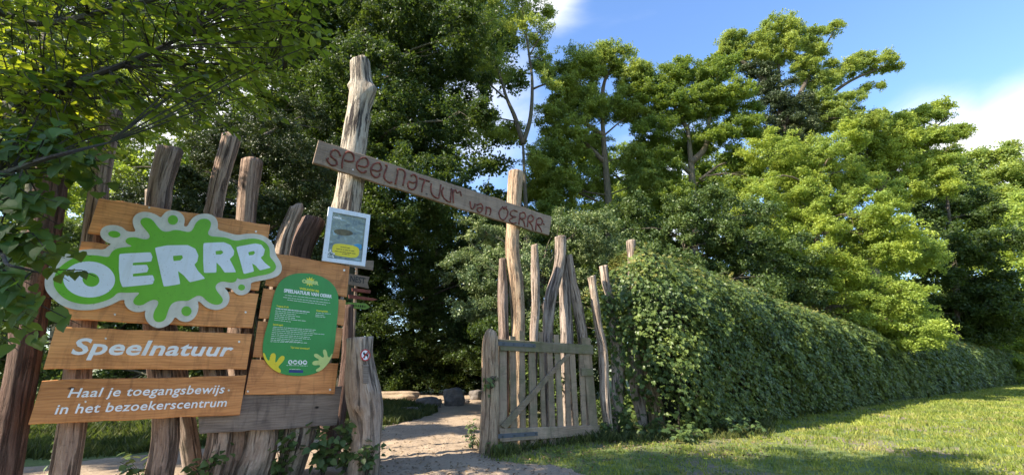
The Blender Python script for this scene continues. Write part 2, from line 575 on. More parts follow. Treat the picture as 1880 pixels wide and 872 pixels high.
class Build:
    """collects prisms and tubes; link() makes one mesh object"""
    def __init__(s):
        s.v, s.f, s.uv = [], [], []

    def add(s, verts, faces, uvs=None):
        n = len(s.v)
        s.v += [Vector(v) for v in verts]
        s.f += [tuple(i + n for i in f) for f in faces]
        s.uv += list(uvs) if uvs is not None else [(0.0, 0.0)] * len(verts)

    def link(s, name, mat, parent=None, origin=None, smooth=False):
        base = Vector(origin) if origin is not None else (parent.matrix_basis.translation.copy() if False else Vector((0, 0, 0)))
        loc = None
        if parent is not None:
            # world location of the parent chain (no rotations are used on parents)
            p, q = Vector((0, 0, 0)), parent
            while q is not None:
                p += q.location
                q = q.parent
            base = p
        elif origin is not None:
            loc = base
        me = mesh_py(name, [v - base for v in s.v], s.f, smooth, s.uv)
        return put(name, me, mat, parent, loc)


# ---------------------------------------------------------------- the fence line
FO = Vector((-0.38, 7.25, 0))
FU = Vector((0.8, 0.6, 0))
FN = Vector((0.6, -0.8, 0))           # towards the viewer's side
FZ = Vector((0, 0, 1))


def onp(px, py, off=0.0):
    """where the sight line of a photo pixel meets the upright plane `off` metres in front of the fence line"""
    a, b = raydir(px, py)
    d = Vector((a, 1, b))
    c = Vector((0, 0, HC))
    t = ((FO + FN * off) - c).dot(FN) / d.dot(FN)
    return c + d * t


def toaz(P):
    q = P - FO
    return q.dot(FU), q.z


def chaikin(pts, n=2):
    for _ in range(n):
        r = []
        for i in range(len(pts)):
            a, b = Vector(pts[i]), Vector(pts[(i + 1) % len(pts)])
            r += [a * 0.75 + b * 0.25, a * 0.25 + b * 0.75]
        pts = r
    return [tuple(p) for p in pts]


def prism(B, rings, off0, off1, uvscale=1.0):
    """rings: outline (and holes) as photo pixels; a slab from off0 (back) to off1 (front) in front of the fence line"""
    front = [[onp(x, y, off1) for x, y in r] for r in rings]
    flat = [p for r in front for p in r]
    idx = tessellate_polygon([[Vector((toaz(p)[0], toaz(p)[1], 0)) for p in r] for r in front])
    n = len(flat)
    back = [p - FN * (off1 - off0) for p in flat]
    uvs = [(toaz(p)[0] * uvscale, toaz(p)[1] * uvscale) for p in flat]
    faces = []
    for t in idx:
        a, b, c = t
        nn = (flat[b] - flat[a]).cross(flat[c] - flat[a])
        if nn.dot(FN) < 0:
            a, c = c, a
        faces.append((a, b, c))
        faces.append((a + n, c + n, b + n))
    k = 0
    for r in front:
        m = len(r)
        for i in range(m):
            a, b = k + i, k + (i + 1) % m
            faces.append((a, b, b + n, a + n))
        k += m
    B.add(flat + back, faces, uvs + uvs)


def slab(B, q, off0, off1, wob=0.0, nseg=10, bev=0.0):
    """a plank with slightly wandering long edges; q = TL, TR, BR, BL in photo pixels"""
    tl, tr, br, bl = [Vector(p) for p in q]
    top = [tl.lerp(tr, i / nseg) + Vector((0, random.uniform(-wob, wob))) for i in range(nseg + 1)]
    bot = [bl.lerp(br, i / nseg) + Vector((0, random.uniform(-wob, wob))) for i in range(nseg + 1)]
    n = nseg + 1
    v, uv, f = [], [], []
    mid = (off0 + off1) / 2
    for i in range(n):
        T, Bm = onp(*top[i], off1), onp(*bot[i], off1)
        ins = (T - Bm).normalized() * 0.006
        ring = [T - ins, Bm + ins, Bm - FN * 0.006, Bm - FN * (off1 - off0), T - FN * (off1 - off0), T - FN * 0.006]
        for p in ring:
            v.append(p)
            a, z = toaz(p)
            uv.append((a, z + (p - FO).dot(FN) * 0.8))
    for i in range(n - 1):
        for k in range(6):
            a, b = i * 6 + k, i * 6 + (k + 1) % 6
            f.append((a, b, b + 6, a + 6))
    f.append((5, 4, 3, 2, 1, 0))
    e = (n - 1) * 6
    f.append(tuple(e + k for k in range(6)))
    B.add(v, f, uv)


def plank_v(B, q, off0, off1):
    """an upright slat; q = TL, TR, BR, BL; grain runs up"""
    P = [onp(*p, off1) for p in q]
    v = P + [p - FN * (off1 - off0) for p in P]
    uv = []
    for p in v:
        a, z = toaz(p)
        uv.append((z, a))
    f = [(3, 2, 1, 0), (4, 5, 6, 7), (0, 1, 5, 4), (1, 2, 6, 5), (2, 3, 7, 6), (3, 0, 4, 7)]
    B.add(v, f, uv)


def tube(B, pts, radii, seg=6, cap=True):
    pts = [Vector(p) for p in pts]
    n0 = len(pts)
    v, f, uv = [], [], []
    prev = None
    ln = 0
    for i, p in enumerate(pts):
        t = (pts[min(i + 1, n0 - 1)] - pts[max(i - 1, 0)])
        t = t.normalized() if t.length > 1e-9 else Vector((0, 0, 1))
        if prev is None:
            x = t.orthogonal().normalized()
        else:
            x = (prev - t * prev.dot(t))
            x = x.normalized() if x.length > 1e-6 else t.orthogonal().normalized()
        prev = x
        y = t.cross(x)
        if i:
            ln += (p - pts[i - 1]).length
        for k in range(seg):
            a = 2 * PI * k / seg
            v.append(p + (x * math.cos(a) + y * math.sin(a)) * radii[i])
            uv.append((k / seg * 0.6, ln))
    for i in range(n0 - 1):
        for k in range(seg):
            a, b = i * seg + k, i * seg + (k + 1) % seg
            f.append((a, b, b + seg, a + seg))
    if cap:
        f.append(tuple(range(seg - 1, -1, -1)))
        f.append(tuple((n0 - 1) * seg + k for k in range(seg)))
    B.add(v, f, uv)


def spline(pts, n):
    """Catmull-Rom through tuples of any length"""
    pts = [np.array(p, float) for p in pts]
    P = [2 * pts[0] - pts[1]] + pts + [2 * pts[-1] - pts[-2]]
    segs = len(pts) - 1
    out = []
    for i in range(n + 1):
        s = i / n * segs
        k = min(int(s), segs - 1)
        t = s - k
        a, b, c, d = P[k:k + 4]
        out.append(0.5 * ((2 * b) + (c - a) * t + (2 * a - 5 * b + 4 * c - d) * t * t + (3 * b - a - 3 * c + d) * t ** 3))
    return out


def log(name, label, cat, path, off, mat, seed=0, rough=1.0, group=None, topcut=0.12, knots=(), cutmat=None, seg=28):
    """a peeled tree-trunk post. path = (px, py, half width in px) from the top down; runs on into the ground"""
    W = []
    for px, py, hw in path:
        p = onp(px, py, off)
        th = math.atan2(abs(px - CX), F * CP + (py - CY) * SP)
        W.append((p.x, p.y, p.z, hw * axd(p) / F * math.cos(th) ** 0.8))
    if W[-1][2] > -0.12:
        a, b = np.array(W[-2]), np.array(W[-1])
        k = (b[2] + 0.15) / max(1e-3, (a[2] - b[2]))
        k = min(k, 6)
        e = b + (b - a) * k
        e[3] = b[3]
        e[2] = -0.15
        W.append(tuple(e))
    L = sum((Vector(W[i][:3]) - Vector(W[i + 1][:3])).length for i in range(len(W) - 1))
    nr = max(14, int(L / 0.055))
    R = spline(W[::-1], nr)
    base = Vector((R[0][0], R[0][1], 0))
    v, f, uv = [], [], []
    kn = [(random.uniform(0.15, 0.92) * L, random.uniform(0, 2 * PI), random.uniform(0.6, 1.2)) for _ in range(int(L * 1.6 * rough))]
    kn += [(f_ * L, a_ % (2 * PI), s_) for f_, a_, s_ in knots]
    ln = 0
    sx = seed * 13.7
    for i in range(nr + 1):
        c = Vector(R[i][:3])
        r = max(0.01, R[i][3])
        t = (Vector(R[min(i + 1, nr)][:3]) - Vector(R[max(i - 1, 0)][:3])).normalized()
        x = Vector((1, 0, 0)) - t * t.x
        x.normalize()
        y = t.cross(x)
        if i:
            ln += (c - Vector(R[i - 1][:3])).length
        for k in range(seg):
            a = 2 * PI * k / seg
            ca, sa = math.cos(a), math.sin(a)
            g = mnoise.noise(Vector((ca * 3.4 + sx, sa * 3.4, ln * 0.8 + sx)))
            g2 = mnoise.noise(Vector((ca * 1.1 + sx, sa * 1.1 + 5, ln * 1.7)))
            g3 = mnoise.noise(Vector((ca * 9 + sx, sa * 9, ln * 1.6)))
            d = 1 + rough * (0.06 * g + 0.10 * g2 - 0.10 * max(0, g3 - 0.25) * 2)
            for (kl, ka, ks) in kn:
                da = (a - ka + PI) % (2 * PI) - PI
                q = ((ln - kl) / 0.07) ** 2 + (da / 0.45) ** 2
                if q < 6:
                    d += 0.16 * ks * math.exp(-q)
            tilt = topcut * r * (ca * 0.8 + g2) if i == nr else 0
            v.append(c + (x * ca + y * sa) * r * d + t * tilt - base)
            uv.append((k / seg * 2 * PI * r if False else k / seg * 0.8, ln))
    for i in range(nr):
        for k in range(seg):
            a, b = i * seg + k, i * seg + (k + 1) % seg
            f.append((a, b, b + seg, a + seg))
    top = nr * seg
    tc = Vector(R[nr][:3]) - base
    v.append(tc + Vector((0, 0, 0.004)))
    uv.append((0.4, ln + 0.1))
    for k in range(seg):
        f.append((top + k, top + (k + 1) % seg, len(v) - 1))
    me = mesh_py(name, v, f, True, uv)
    me.materials.append(M[mat])
    me.materials.append(M[cutmat or mat])
    for p in me.polygons[-seg:]:
        p.use_smooth = False
        p.material_index = 1
    o = put(name, me, None, None, base)
    return tag(o, label, cat, group)


def text_mesh(s, shear=0.0, offset=0.0, spacing=1.0):
    cu = bpy.data.curves.new('text', 'FONT')
    cu.body = s
    cu.size = 1
    cu.shear = shear
    cu.offset = offset
    cu.space_character = spacing
    cu.resolution_u = 3
    o = bpy.data.objects.new('text', cu)
    COL.objects.link(o)
    dg = bpy.context.evaluated_depsgraph_get()
    dg.update()
    me = bpy.data.meshes.new_from_object(o.evaluated_get(dg))
    v = [Vector(q.co) for q in me.vertices]
    f = [tuple(p.vertices) for p in me.polygons]
    bpy.data.objects.remove(o)
    bpy.data.curves.remove(cu)
    bpy.data.meshes.remove(me)
    return v, f


def text_on(B, s, quad, off, thick=0.004, shear=0.0, offset=0.0, spacing=1.0):
    """lettering fitted to the four corners of its place on the sign"""
    v, f = text_mesh(s, shear, offset, spacing)
    x0, x1 = min(p.x for p in v), max(p.x for p in v)
    y0, y1 = min(p.y for p in v), max(p.y for p in v)
    tl, tr, br, bl = [onp(*p, off) for p in quad]
    W = []
    for p in v:
        s_, t = (p.x - x0) / (x1 - x0), (p.y - y0) / (y1 - y0)
        W.append(bl.lerp(br, s_).lerp(tl.lerp(tr, s_), t))
    n = len(W)
    F2 = []
    from collections import Counter
    ed = Counter()
    for q in f:
        nn = (W[q[1]] - W[q[0]]).cross(W[q[2]] - W[q[0]])
        if nn.dot(FN) < 0:
            q = q[::-1]
        F2.append(q)
        for i in range(len(q)):
            ed[(q[i], q[(i + 1) % len(q)])] += 1
    for (a, b) in list(ed):
        if (b, a) not in ed:
            F2.append((b, a, a + n, b + n))
    B.add(W + [p - FN * thick for p in W], F2)


def crop(ox, oy, s):
    return lambda pts: [(ox + x / s, oy + y / s) for x, y in pts]


def ellipse(cx, cy, rx, ry, n=28, rot=0.0):
    r = []
    for i in range(n):
        a = 2 * PI * i / n
        x, y = rx * math.cos(a), ry * math.sin(a)
        r.append((cx + x * math.cos(rot) - y * math.sin(rot), cy + x * math.sin(rot) + y * math.cos(rot)))
    return r


# ---------------------------------------------------------------- foliage helpers
def unit(a):
    return a / np.maximum(1e-9, np.linalg.norm(a, axis=1, keepdims=True))


def leaves_mesh(name, C, size, up=0.5, outward=None, aspect=0.7, fold=0.25, nrm=None):
    """rhombic folded leaves, one island each: C centres, size lengths"""
    n = len(C)
    size = np.broadcast_to(np.asarray(size, float), (n,))[:, None]
    if nrm is None:
        nrm = rng.normal(size=(n, 3))
        nrm[:, 2] = np.abs(nrm[:, 2]) + up * 1.6
        if outward is not None:
            nrm = unit(nrm) + outward * 0.8
    nrm = unit(nrm)
    d = rng.normal(size=(n, 3))
    d = unit(d - (d * nrm).sum(1, keepdims=True) * nrm)
    s = np.cross(nrm, d)
    asp = aspect * rng.uniform(0.75, 1.25, (n, 1))
    b = C - d * size * 0.5
    t = C + d * size * 0.5
    l = C - s * size * asp * 0.5 + nrm * size * fold * 0.5 - d * size * 0.05
    r = C + s * size * asp * 0.5 + nrm * size * fold * 0.5 - d * size * 0.05
    V = np.stack([b, l, t, r], 1).reshape(-1, 3)
    i = np.arange(n)[:, None] * 4
    loops = np.concatenate([i + 0, i + 2, i + 1, i + 0, i + 3, i + 2], 1).ravel()
    return mesh_fast(name, V, loops, np.arange(2 * n) * 3, np.full(2 * n, 3))


def template_leaves(name, tv, tf, C, size, nrm, droop):
    """copies of a template leaf (tip along +Y, face +Z) joined in one mesh"""
    n = len(C)
    nrm = unit(nrm)
    d = unit(droop - (droop * nrm).sum(1, keepdims=True) * nrm)
    s = np.cross(d, nrm)
    tv = np.array(tv, float)
    size = np.broadcast_to(np.asarray(size, float), (n,))
    V = (tv[None, :, 0:1] * s[:, None, :] + tv[None, :, 1:2] * d[:, None, :] + tv[None, :, 2:3] * nrm[:, None, :]) * size[:, None, None] + C[:, None, :]
    m = len(tv)
    loops, tot = [], []
    for f in tf:
        loops += list(f)
        tot.append(len(f))
    L = (np.array(loops)[None, :] + (np.arange(n) * m)[:, None]).ravel()
    T = np.tile(np.array(tot), n)
    S = np.concatenate([[0], np.cumsum(T)[:-1]])
    return mesh_fast(name, V.reshape(-1, 3), L, S, T)


# maple-like five-lobed leaf and a heart-shaped leaf
MAPLE_V = [(0, 0, 0), (0.30, -0.06, 0.05), (0.50, 0.22, -0.02), (0.27, 0.36, 0.04), (0.36, 0.72, 0.0), (0.12, 0.62, 0.04), (0, 1.0, -0.08),
           (-0.12, 0.62, 0.04), (-0.36, 0.72, 0.0), (-0.27, 0.36, 0.04), (-0.50, 0.22, -0.02), (-0.30, -0.06, 0.05), (0, 0.4, -0.03)]
MAPLE_F = [(0, 1, 2, 3, 12), (12, 3, 4, 5), (12, 5, 6, 7), (12, 7, 8, 9), (12, 9, 10, 11, 0)]
HEART_V = [(0, 0.0, 0), (0.22, -0.05, 0.05), (0.40, 0.12, 0.07), (0.42, 0.36, 0.06), (0.30, 0.62, 0.02), (0.12, 0.85, -0.05), (0, 1.0, -0.12),
           (-0.12, 0.85, -0.05), (-0.30, 0.62, 0.02), (-0.42, 0.36, 0.06), (-0.40, 0.12, 0.07), (-0.22, -0.05, 0.05), (0, 0.35, 0.0), (0, 0.7, -0.03)]
HEART_F = [(0, 1, 2, 12), (2, 3, 4, 12), (12, 4, 13), (4, 5, 6, 13), (0, 12, 10, 11), (10, 12, 8, 9), (12, 13, 8), (13, 6, 7, 8)]


def clump_points(blobs, n, clump=0.22, flat=0.6, shell=0.55, per=7):
    """leaf centres gathered in clumps inside ellipsoidal blobs (c, (rx,ry,rz)); weights by volume"""
    w = np.array([b[1][0] * b[1][2] for b in blobs])
    w = w / w.sum()
    out, outw = [], []
    for (c, r), wi in zip(blobs, w):
        k = int(n * wi)
        if k < 4:
            continue
        r = np.array(r)
        nc = max(6, int(k / per))
        u = unit(rng.normal(size=(nc, 3)))
        rad = rng.uniform(shell ** 3, 1.08 ** 3, (nc, 1)) ** (1 / 3)
        cc = u * rad * r
        which = rng.integers(0, nc, k)
        cr = clump * r.mean() * rng.uniform(0.5, 1.4, (nc, 1))
        off = rng.normal(size=(k, 3)) * 0.55
        off[:, 2] *= flat
        P = cc[which] + off * cr[which]
        out.append(P + np.array(c))
        outw.append(unit(P / r))
    return np.concatenate(out), np.concatenate(outw)


def in_poly(x, y, poly):
    c = False
    j = len(poly) - 1
    for i in range(len(poly)):
        xi, yi = poly[i]
        xj, yj = poly[j]
        if (yi > y) != (yj > y) and x < (xj - xi) * (y - yi) / (yj - yi) + xi:
            c = not c
        j = i
    return c


def blobs_in(poly, r, n, D, spread, rj=0.35):
    """fill a crown outline with blobs at about depth D"""
    xs, ys = [p[0] for p in poly], [p[1] for p in poly]
    got, tries = [], 0
    while len(got) < n and tries < 9000:
        tries += 1
        x, y = random.uniform(min(xs), max(xs)), random.uniform(min(ys), max(ys))
        if not in_poly(x, y, poly):
            continue
        if tries < 4000 and any((x - g[0]) ** 2 + (y - g[1]) ** 2 < (r * 0.8) ** 2 for g in got):
            continue
        got.append((x, y, r * random.uniform(1 - rj, 1 + rj), random.uniform(-spread, spread)))
    return [(g[0], g[1], g[2], g[3]) for g in got]


def world_blobs(bl, D, squash=0.8):
    out = []
    for b in bl:
        x, y, r = b[0], b[1], b[2]
        dz = b[3] if len(b) > 3 else 0
        p = at(x, y, D + dz)
        R = r * axd(p) / F
        out.append((p, (R, R * 1.05, R * squash)))
    return out


def spray_mesh(seed):
    """a leafy bough end about one unit across: forty folded leaves in a flattish spray"""
    r = np.random.default_rng(seed)
    n = 40
    x = r.uniform(-0.5, 0.5, n)
    y = r.normal(size=n) * 0.17 * (1.2 - np.abs(x))
    z = r.normal(size=n) * 0.10 - 0.25 * (x ** 2 + y ** 2)
    C = np.stack([x, y, z], 1)
    nr = r.normal(size=(n, 3)) * 0.75
    nr[:, 2] += 0.75
    nr = unit(nr)
    d = r.normal(size=(n, 3)) * 0.7
    d[:, 0] += 0.8
    d[:, 1] += np.sign(y) * 0.7
    d = unit(d - (d * nr).sum(1, keepdims=True) * nr)
    s = np.cross(nr, d)
    sz = r.uniform(0.11, 0.21, (n, 1))
    asp = r.uniform(0.5, 0.8, (n, 1))
    b, t = C - d * sz * .5, C + d * sz * .5
    l = C - s * sz * asp * .5 + nr * sz * .12 - d * sz * .05
    q = C + s * sz * asp * .5 + nr * sz * .12 - d * sz * .05
    V = np.stack([b, l, t, q], 1).reshape(-1, 3)
    i = np.arange(n)[:, None] * 4
    loops = np.concatenate([i + 0, i + 2, i + 1, i + 0, i + 3, i + 2], 1).ravel()
    return mesh_fast('leaf_spray', V, loops, np.arange(2 * n) * 3, np.full(2 * n, 3))


SRC = {}


def source(kind, mat):
    """source meshes that the foliage instances; held as data only, never linked into the scene"""
    if (kind, mat) not in SRC:
        if kind == 'spray':
            ms = [spray_mesh(k) for k in range(3)]
        else:
            ms = [mesh_py('leaf_blade', [(x * (0.85 + 0.15 * k), y, z * (0.5 + k)) for x, y, z in MAPLE_V], MAPLE_F) for k in range(3)]
        obs = []
        for me in ms:
            me.materials.append(M[mat])
            obs.append(bpy.data.objects.new(me.name, me))
        SRC[(kind, mat)] = obs
    return SRC[(kind, mat)]


def instancer(name, P, eul, scale, kind, mat, parent):
    me = bpy.data.meshes.new(name)
    n = len(P)
    me.vertices.add(n)
    me.vertices.foreach_set('co', np.ascontiguousarray(P, dtype=np.float32).ravel())
    at_ = me.attributes.new('turn', 'FLOAT_VECTOR', 'POINT')
    at_.data.foreach_set('vector', np.ascontiguousarray(eul, dtype=np.float32).ravel())
    at_ = me.attributes.new('size', 'FLOAT', 'POINT')
    at_.data.foreach_set('value', np.ascontiguousarray(np.broadcast_to(scale, (n,)), dtype=np.float32))
    me.update()
    key = 'scatter_%s_%s' % (kind, mat)
    ng = bpy.data.node_groups.get(key)
    if ng is None:
        ng = bpy.data.node_groups.new(key, 'GeometryNodeTree')
        ng.interface.new_socket('Geometry', in_out='INPUT', socket_type='NodeSocketGeometry')
        ng.interface.new_socket('Geometry', in_out='OUTPUT', socket_type='NodeSocketGeometry')
        N, L = ng.nodes.new, ng.links.new
        gi, go = N('NodeGroupInput'), N('NodeGroupOutput')
        ip = N('GeometryNodeInstanceOnPoints')
        ip.inputs['Pick Instance'].default_value = True
        jn = N('GeometryNodeJoinGeometry')
        for ob in source(kind, mat):
            oi = N('GeometryNodeObjectInfo')
            oi.inputs['Object'].default_value = ob
            oi.inputs['As Instance'].default_value = True
            L(oi.outputs['Geometry'], jn.inputs[0])
        L(jn.outputs[0], ip.inputs['Instance'])
        L(gi.outputs[0], ip.inputs['Points'])
        ri = N('FunctionNodeRandomValue')
        ri.data_type = 'INT'
        for s_ in ri.inputs:
            if s_.name == 'Max' and s_.type == 'INT':
                s_.default_value = 2
            if s_.name == 'Min' and s_.type == 'INT':
                s_.default_value = 0
        L([o for o in ri.outputs if o.type == 'INT'][0], ip.inputs['Instance Index'])
        a1 = N('GeometryNodeInputNamedAttribute')
        a1.data_type = 'FLOAT_VECTOR'
        a1.inputs['Name'].default_value = 'turn'
        a2 = N('GeometryNodeInputNamedAttribute')
        a2.data_type = 'FLOAT'
        a2.inputs['Name'].default_value = 'size'
        er = N('FunctionNodeEulerToRotation')
        L([o for o in a1.outputs if o.enabled and o.name == 'Attribute'][0], er.inputs[0])
        L(er.outputs[0], ip.inputs['Rotation'])
        L([o for o in a2.outputs if o.enabled and o.name == 'Attribute'][0], ip.inputs['Scale'])
        L(ip.outputs[0], go.inputs[0])
    o = put(name, me, M[mat], parent)
    md = o.modifiers.new('scatter', 'NODES')
    md.node_group = ng
    o['kind'] = 'stuff'
    return o


def spray_crown(name, wb, nleaf, lsize, mat, root, foot, clump, shell, per=7):
    n = int(nleaf * 3 / 40)
    P, ow = clump_points(wb, n, clump, 0.6, shell, per)
    keep = P[:, 2] > 0.15
    P, ow = P[keep], ow[keep]
    k = len(P)
    # boughs droop outwards: tilt away from the crown's middle
    yaw = np.arctan2(ow[:, 1], ow[:, 0]) + rng.normal(size=k) * 0.6
    eul = np.stack([rng.normal(size=k) * 0.35, 0.25 + rng.normal(size=k) * 0.35 - 0.35 * ow[:, 2], yaw], 1)
    sc = lsize * 4.3 * rng.uniform(0.7, 1.3, k)
    return instancer(name, P - np.array(foot), eul, sc, 'spray', mat, root)


def tree(name, label, cat, D, trunk, blobs, mat, nleaf, lsize, bark='bark', trad=0.25, group=None, clump=0.22, branches=True, limbs=(), shell=0.5, extra=None, bskip=0.25, per=7):
    """trunk: photo pixels from the ground up (first point is dropped to the ground); limbs: further (px,py,r) polylines"""
    wb = world_blobs(blobs, D)
    pts = [at(x, y, D) for x, y in trunk]
    foot = Vector((pts[0].x, pts[0].y, 0))
    root = thing(name, label, cat, foot, group)
    B = Build()
    path = [foot - Vector((0, 0, 0.3))] + pts if pts[0].z > 0.1 else pts
    sp = spline([tuple(p) for p in path], 4 * len(path))
    nn = len(sp)
    rad = [trad * (1.25 if i == 0 else 1) * (1 - 0.72 * i / (nn - 1)) for i in range(nn)]
    tube(B, sp, rad, 9)
    spine = [Vector(p) for p in sp]
    for lm in limbs:
        q = spline([tuple(at(x, y, D + (dd if dd else 0))) + (r,) for x, y, r, *rest in lm for dd in [rest[0] if rest else 0]], 4 * len(lm))
        tube(B, [Vector(p[:3]) for p in q], [max(0.015, p[3]) for p in q], 7)
        spine += [Vector(p[:3]) for p in q]
    if branches:
        hi = [p for p in spine if p.z > 0.28 * spine[-1].z] or spine
        for c, r in wb:
            # limbs leave the trunk below the foliage they carry
            cand = [p for p in hi if p.z < c.z + 0.3] or hi
            a = min(cand, key=lambda p: (p - c).length + random.uniform(0, 0.8))
            L = (c - a).length
            if L < 0.3 or random.random() < bskip:
                continue
            mid = a.lerp(c, 0.5) + Vector((random.uniform(-.12, .12), random.uniform(-.12, .12), random.uniform(-0.02, .14))) * L
            s = spline([tuple(a), tuple(mid), tuple(c)], 7)
            r0 = min(trad * 0.35, 0.025 + 0.014 * L)
            tube(B, s, [r0 * (1 - 0.85 * i / 7) for i in range(8)], 5, False)
            for _ in range(3):
                k = random.randint(3, 6)
                e = c + Vector((random.gauss(0, .5) * r[0], random.gauss(0, .5) * r[1], random.gauss(0.1, .5) * r[2]))
                m2 = Vector(s[k]).lerp(e, 0.5) + Vector((0, 0, 0.08 * L * random.uniform(-1, 1)))
                tube(B, spline([tuple(s[k]), tuple(m2), tuple(e)], 4), [r0 * 0.42 * (1 - 0.8 * i / 4) for i in range(5)], 4, False)
    B.link('trunk', M[bark], root, smooth=True)
    spray_crown('crown', wb, nleaf, lsize, mat, root, foot, clump, shell, per)
    if extra:
        for (bl, m2, n2, ls2, nm) in extra:
            spray_crown(nm, world_blobs(bl, D), n2, ls2, m2, root, foot, 0.25, 0.3)
    return root

# ================================================================ the setting
def sheet(name, x0, x1, y0, y1, z, mat):
    me = mesh_py(name, [(x0, y0, z), (x1, y0, z), (x1, y1, z), (x0, y1, z)], [(0, 1, 2, 3)])
    return tag(put(name, me, mat), kind='structure')


sheet('ground', -400, 400, -300, 700, 0, M['ground'])

gp = lambda L: [(ground(x, y).x, ground(x, y).y) for x, y in L]
PATH1 = gp([(600, 1150), (672, 930), (704, 872), (700, 815), (700, 790), (722, 780), (775, 768), (806, 757), (800, 744), (740, 736), (690, 734), (600, 740), (560, 726), (700, 719), (800, 721), (885, 719), (886, 745), (884, 800), (874, 828), (905, 846), (960, 852), (1010, 853), (1080, 872), (1090, 900), (950, 1150)])
PATH2 = gp([(-260, 880), (0, 862), (160, 846), (330, 828), (480, 815), (640, 804), (705, 800), (706, 860), (672, 925), (640, 960), (300, 1060), (-300, 1010)])
PATCH = []


def sdist(X, Y, poly):
    inside = np.zeros(X.shape, bool)
    dm = np.full(X.shape, 1e9)
    n = len(poly)
    for i in range(n):
        x0, y0 = poly[i]
        x1, y1 = poly[(i + 1) % n]
        c = ((y0 > Y) != (y1 > Y)) & (X < (x1 - x0) * (Y - y0) / ((y1 - y0) if abs(y1 - y0) > 1e-9 else 1e-9) + x0)
        inside ^= c
        t = np.clip(((X - x0) * (x1 - x0) + (Y - y0) * (y1 - y0)) / max(1e-9, (x1 - x0) ** 2 + (y1 - y0) ** 2), 0, 1)
        dm = np.minimum(dm, np.hypot(X - x0 - t * (x1 - x0), Y - y0 - t * (y1 - y0)))
    return np.where(inside, dm, -dm)


def wob(X, Y, f, s=0.0):
    return (np.sin(X * f + s) * np.cos(Y * f * 1.3 + s * 2) + 0.6 * np.sin(X * f * 2.3 + Y * f * 1.7 + s) + 0.4 * np.sin(X * f * 4.1 - Y * f * 3.3)) / 2


def sand_field(X, Y):
    s = np.maximum(sdist(X, Y, PATH1), sdist(X, Y, PATH2))
    for c, rx, ry in PATCH:
        s = np.maximum(s, (1 - np.hypot((X - c.x) / rx / 2, (Y - c.y) / ry)) * 0.5)
    return s + 0.10 * wob(X, Y, 4.0, 1.0) + 0.03 * wob(X, Y, 17, 2.0)


def build_path():
    xs = np.concatenate([np.arange(-9, -3.2, 0.12), np.arange(-3.2, 2.2, 0.045), np.arange(2.2, 9, 0.09)])
    ys = np.concatenate([np.arange(2.0, 12, 0.06), np.arange(12, 29, 0.2)])
    X, Y = np.meshgrid(xs, ys)
    f = sand_field(X, Y)
    Z = np.clip(f * 0.12, -0.05, 0.02) + np.where(f > 0, 1, 0) * (0.010 * wob(X, Y, 6.0) + 0.006 * wob(X, Y, 21, 3) + 0.003 * rng.normal(size=X.shape)) + 0.006
    for _ in range(150):
        # footprints and scuffs
        cx_, cy_ = random.uniform(-3.2, 2.0), random.uniform(4.6, 11)
        an = random.uniform(-0.5, 0.5)
        dx_, dy_ = (X - cx_) * math.cos(an) + (Y - cy_) * math.sin(an), -(X - cx_) * math.sin(an) + (Y - cy_) * math.cos(an)
        q_ = (dx_ / 0.07) ** 2 + (dy_ / 0.15) ** 2
        Z += np.where(f > 0.05, -0.016 * np.exp(-q_) + 0.008 * np.exp(-((np.sqrt(q_) - 1.7) / 0.4) ** 2), 0)
    V = np.stack([X, Y, Z], -1).reshape(-1, 3)
    w = len(xs)
    I, J = np.meshgrid(np.arange(w - 1), np.arange(len(ys) - 1))
    a = (J * w + I).ravel()
    ok = (f.ravel()[a] > -0.25) | (f.ravel()[a + w + 1] > -0.25)
    a = a[ok]
    loops = np.stack([a, a + 1, a + w + 1, a + w], 1).ravel()
    me = mesh_fast('path', V, loops, np.arange(len(a)) * 4, np.full(len(a), 4), True)
    tag(put('path', me, M['sand']), kind='structure')


build_path()


def grass(name, n, poly, h, mat, wid=0.008, keep_sand=False, dens=None):
    pl = gp(poly)
    xs, ys = [p[0] for p in pl], [p[1] for p in pl]
    m = int(n * 3.2)
    Y = np.exp(rng.uniform(math.log(min(ys)), math.log(max(ys)), m))
    X = rng.uniform(min(xs), max(xs), m)
    # tufts
    g = rng.integers(0, m // 6, m)
    X = X[g] + rng.normal(size=m) * 0.035
    Y = Y[g] + rng.normal(size=m) * 0.035
    ok = sdist(X, Y, pl) > 0
    sf = sand_field(X, Y)
    ok &= sf < rng.uniform(-0.12, 0.03, m)
    ok &= wob(X, Y, 2.2, 4.0) + rng.uniform(-0.3, 2.4, m) > -0.15
    X, Y = X[ok][:n], Y[ok][:n]
    k = len(X)
    Dk = np.hypot(X, Y)
    lod = np.clip(Dk / 9, 0.8, 3.0)
    H = h * rng.uniform(0.4, 1.3, k) * (1 + 0.5 * wob(X, Y, 1.7, 2.0)) * np.clip(lod, 1, 1.4)
    a = rng.uniform(0, 2 * PI, k)
    la = rng.uniform(0, 2 * PI, k)
    ln = rng.uniform(0.1, 0.8, k) * H
    W = wid * lod * rng.uniform(0.7, 1.3, k)
    b0 = np.stack([X - np.cos(a) * W, Y - np.sin(a) * W, np.zeros(k)], 1)
    b1 = np.stack([X + np.cos(a) * W, Y + np.sin(a) * W, np.zeros(k)], 1)
    md = np.stack([X + np.cos(la) * ln * .35 + np.cos(a) * W * .6, Y + np.sin(la) * ln * .35 + np.sin(a) * W * .6, H * 0.6], 1)
    tp = np.stack([X + np.cos(la) * ln, Y + np.sin(la) * ln, H], 1)
    V = np.stack([b0, b1, md, tp], 1).reshape(-1, 3)
    i = np.arange(k)[:, None] * 4
    loops = np.concatenate([i, i + 1, i + 2, i, i + 2, i + 3], 1).ravel()
    me = mesh_fast(name, V, loops, np.arange(2 * k) * 3, np.full(2 * k, 3))
    return put(name, me, M[mat])


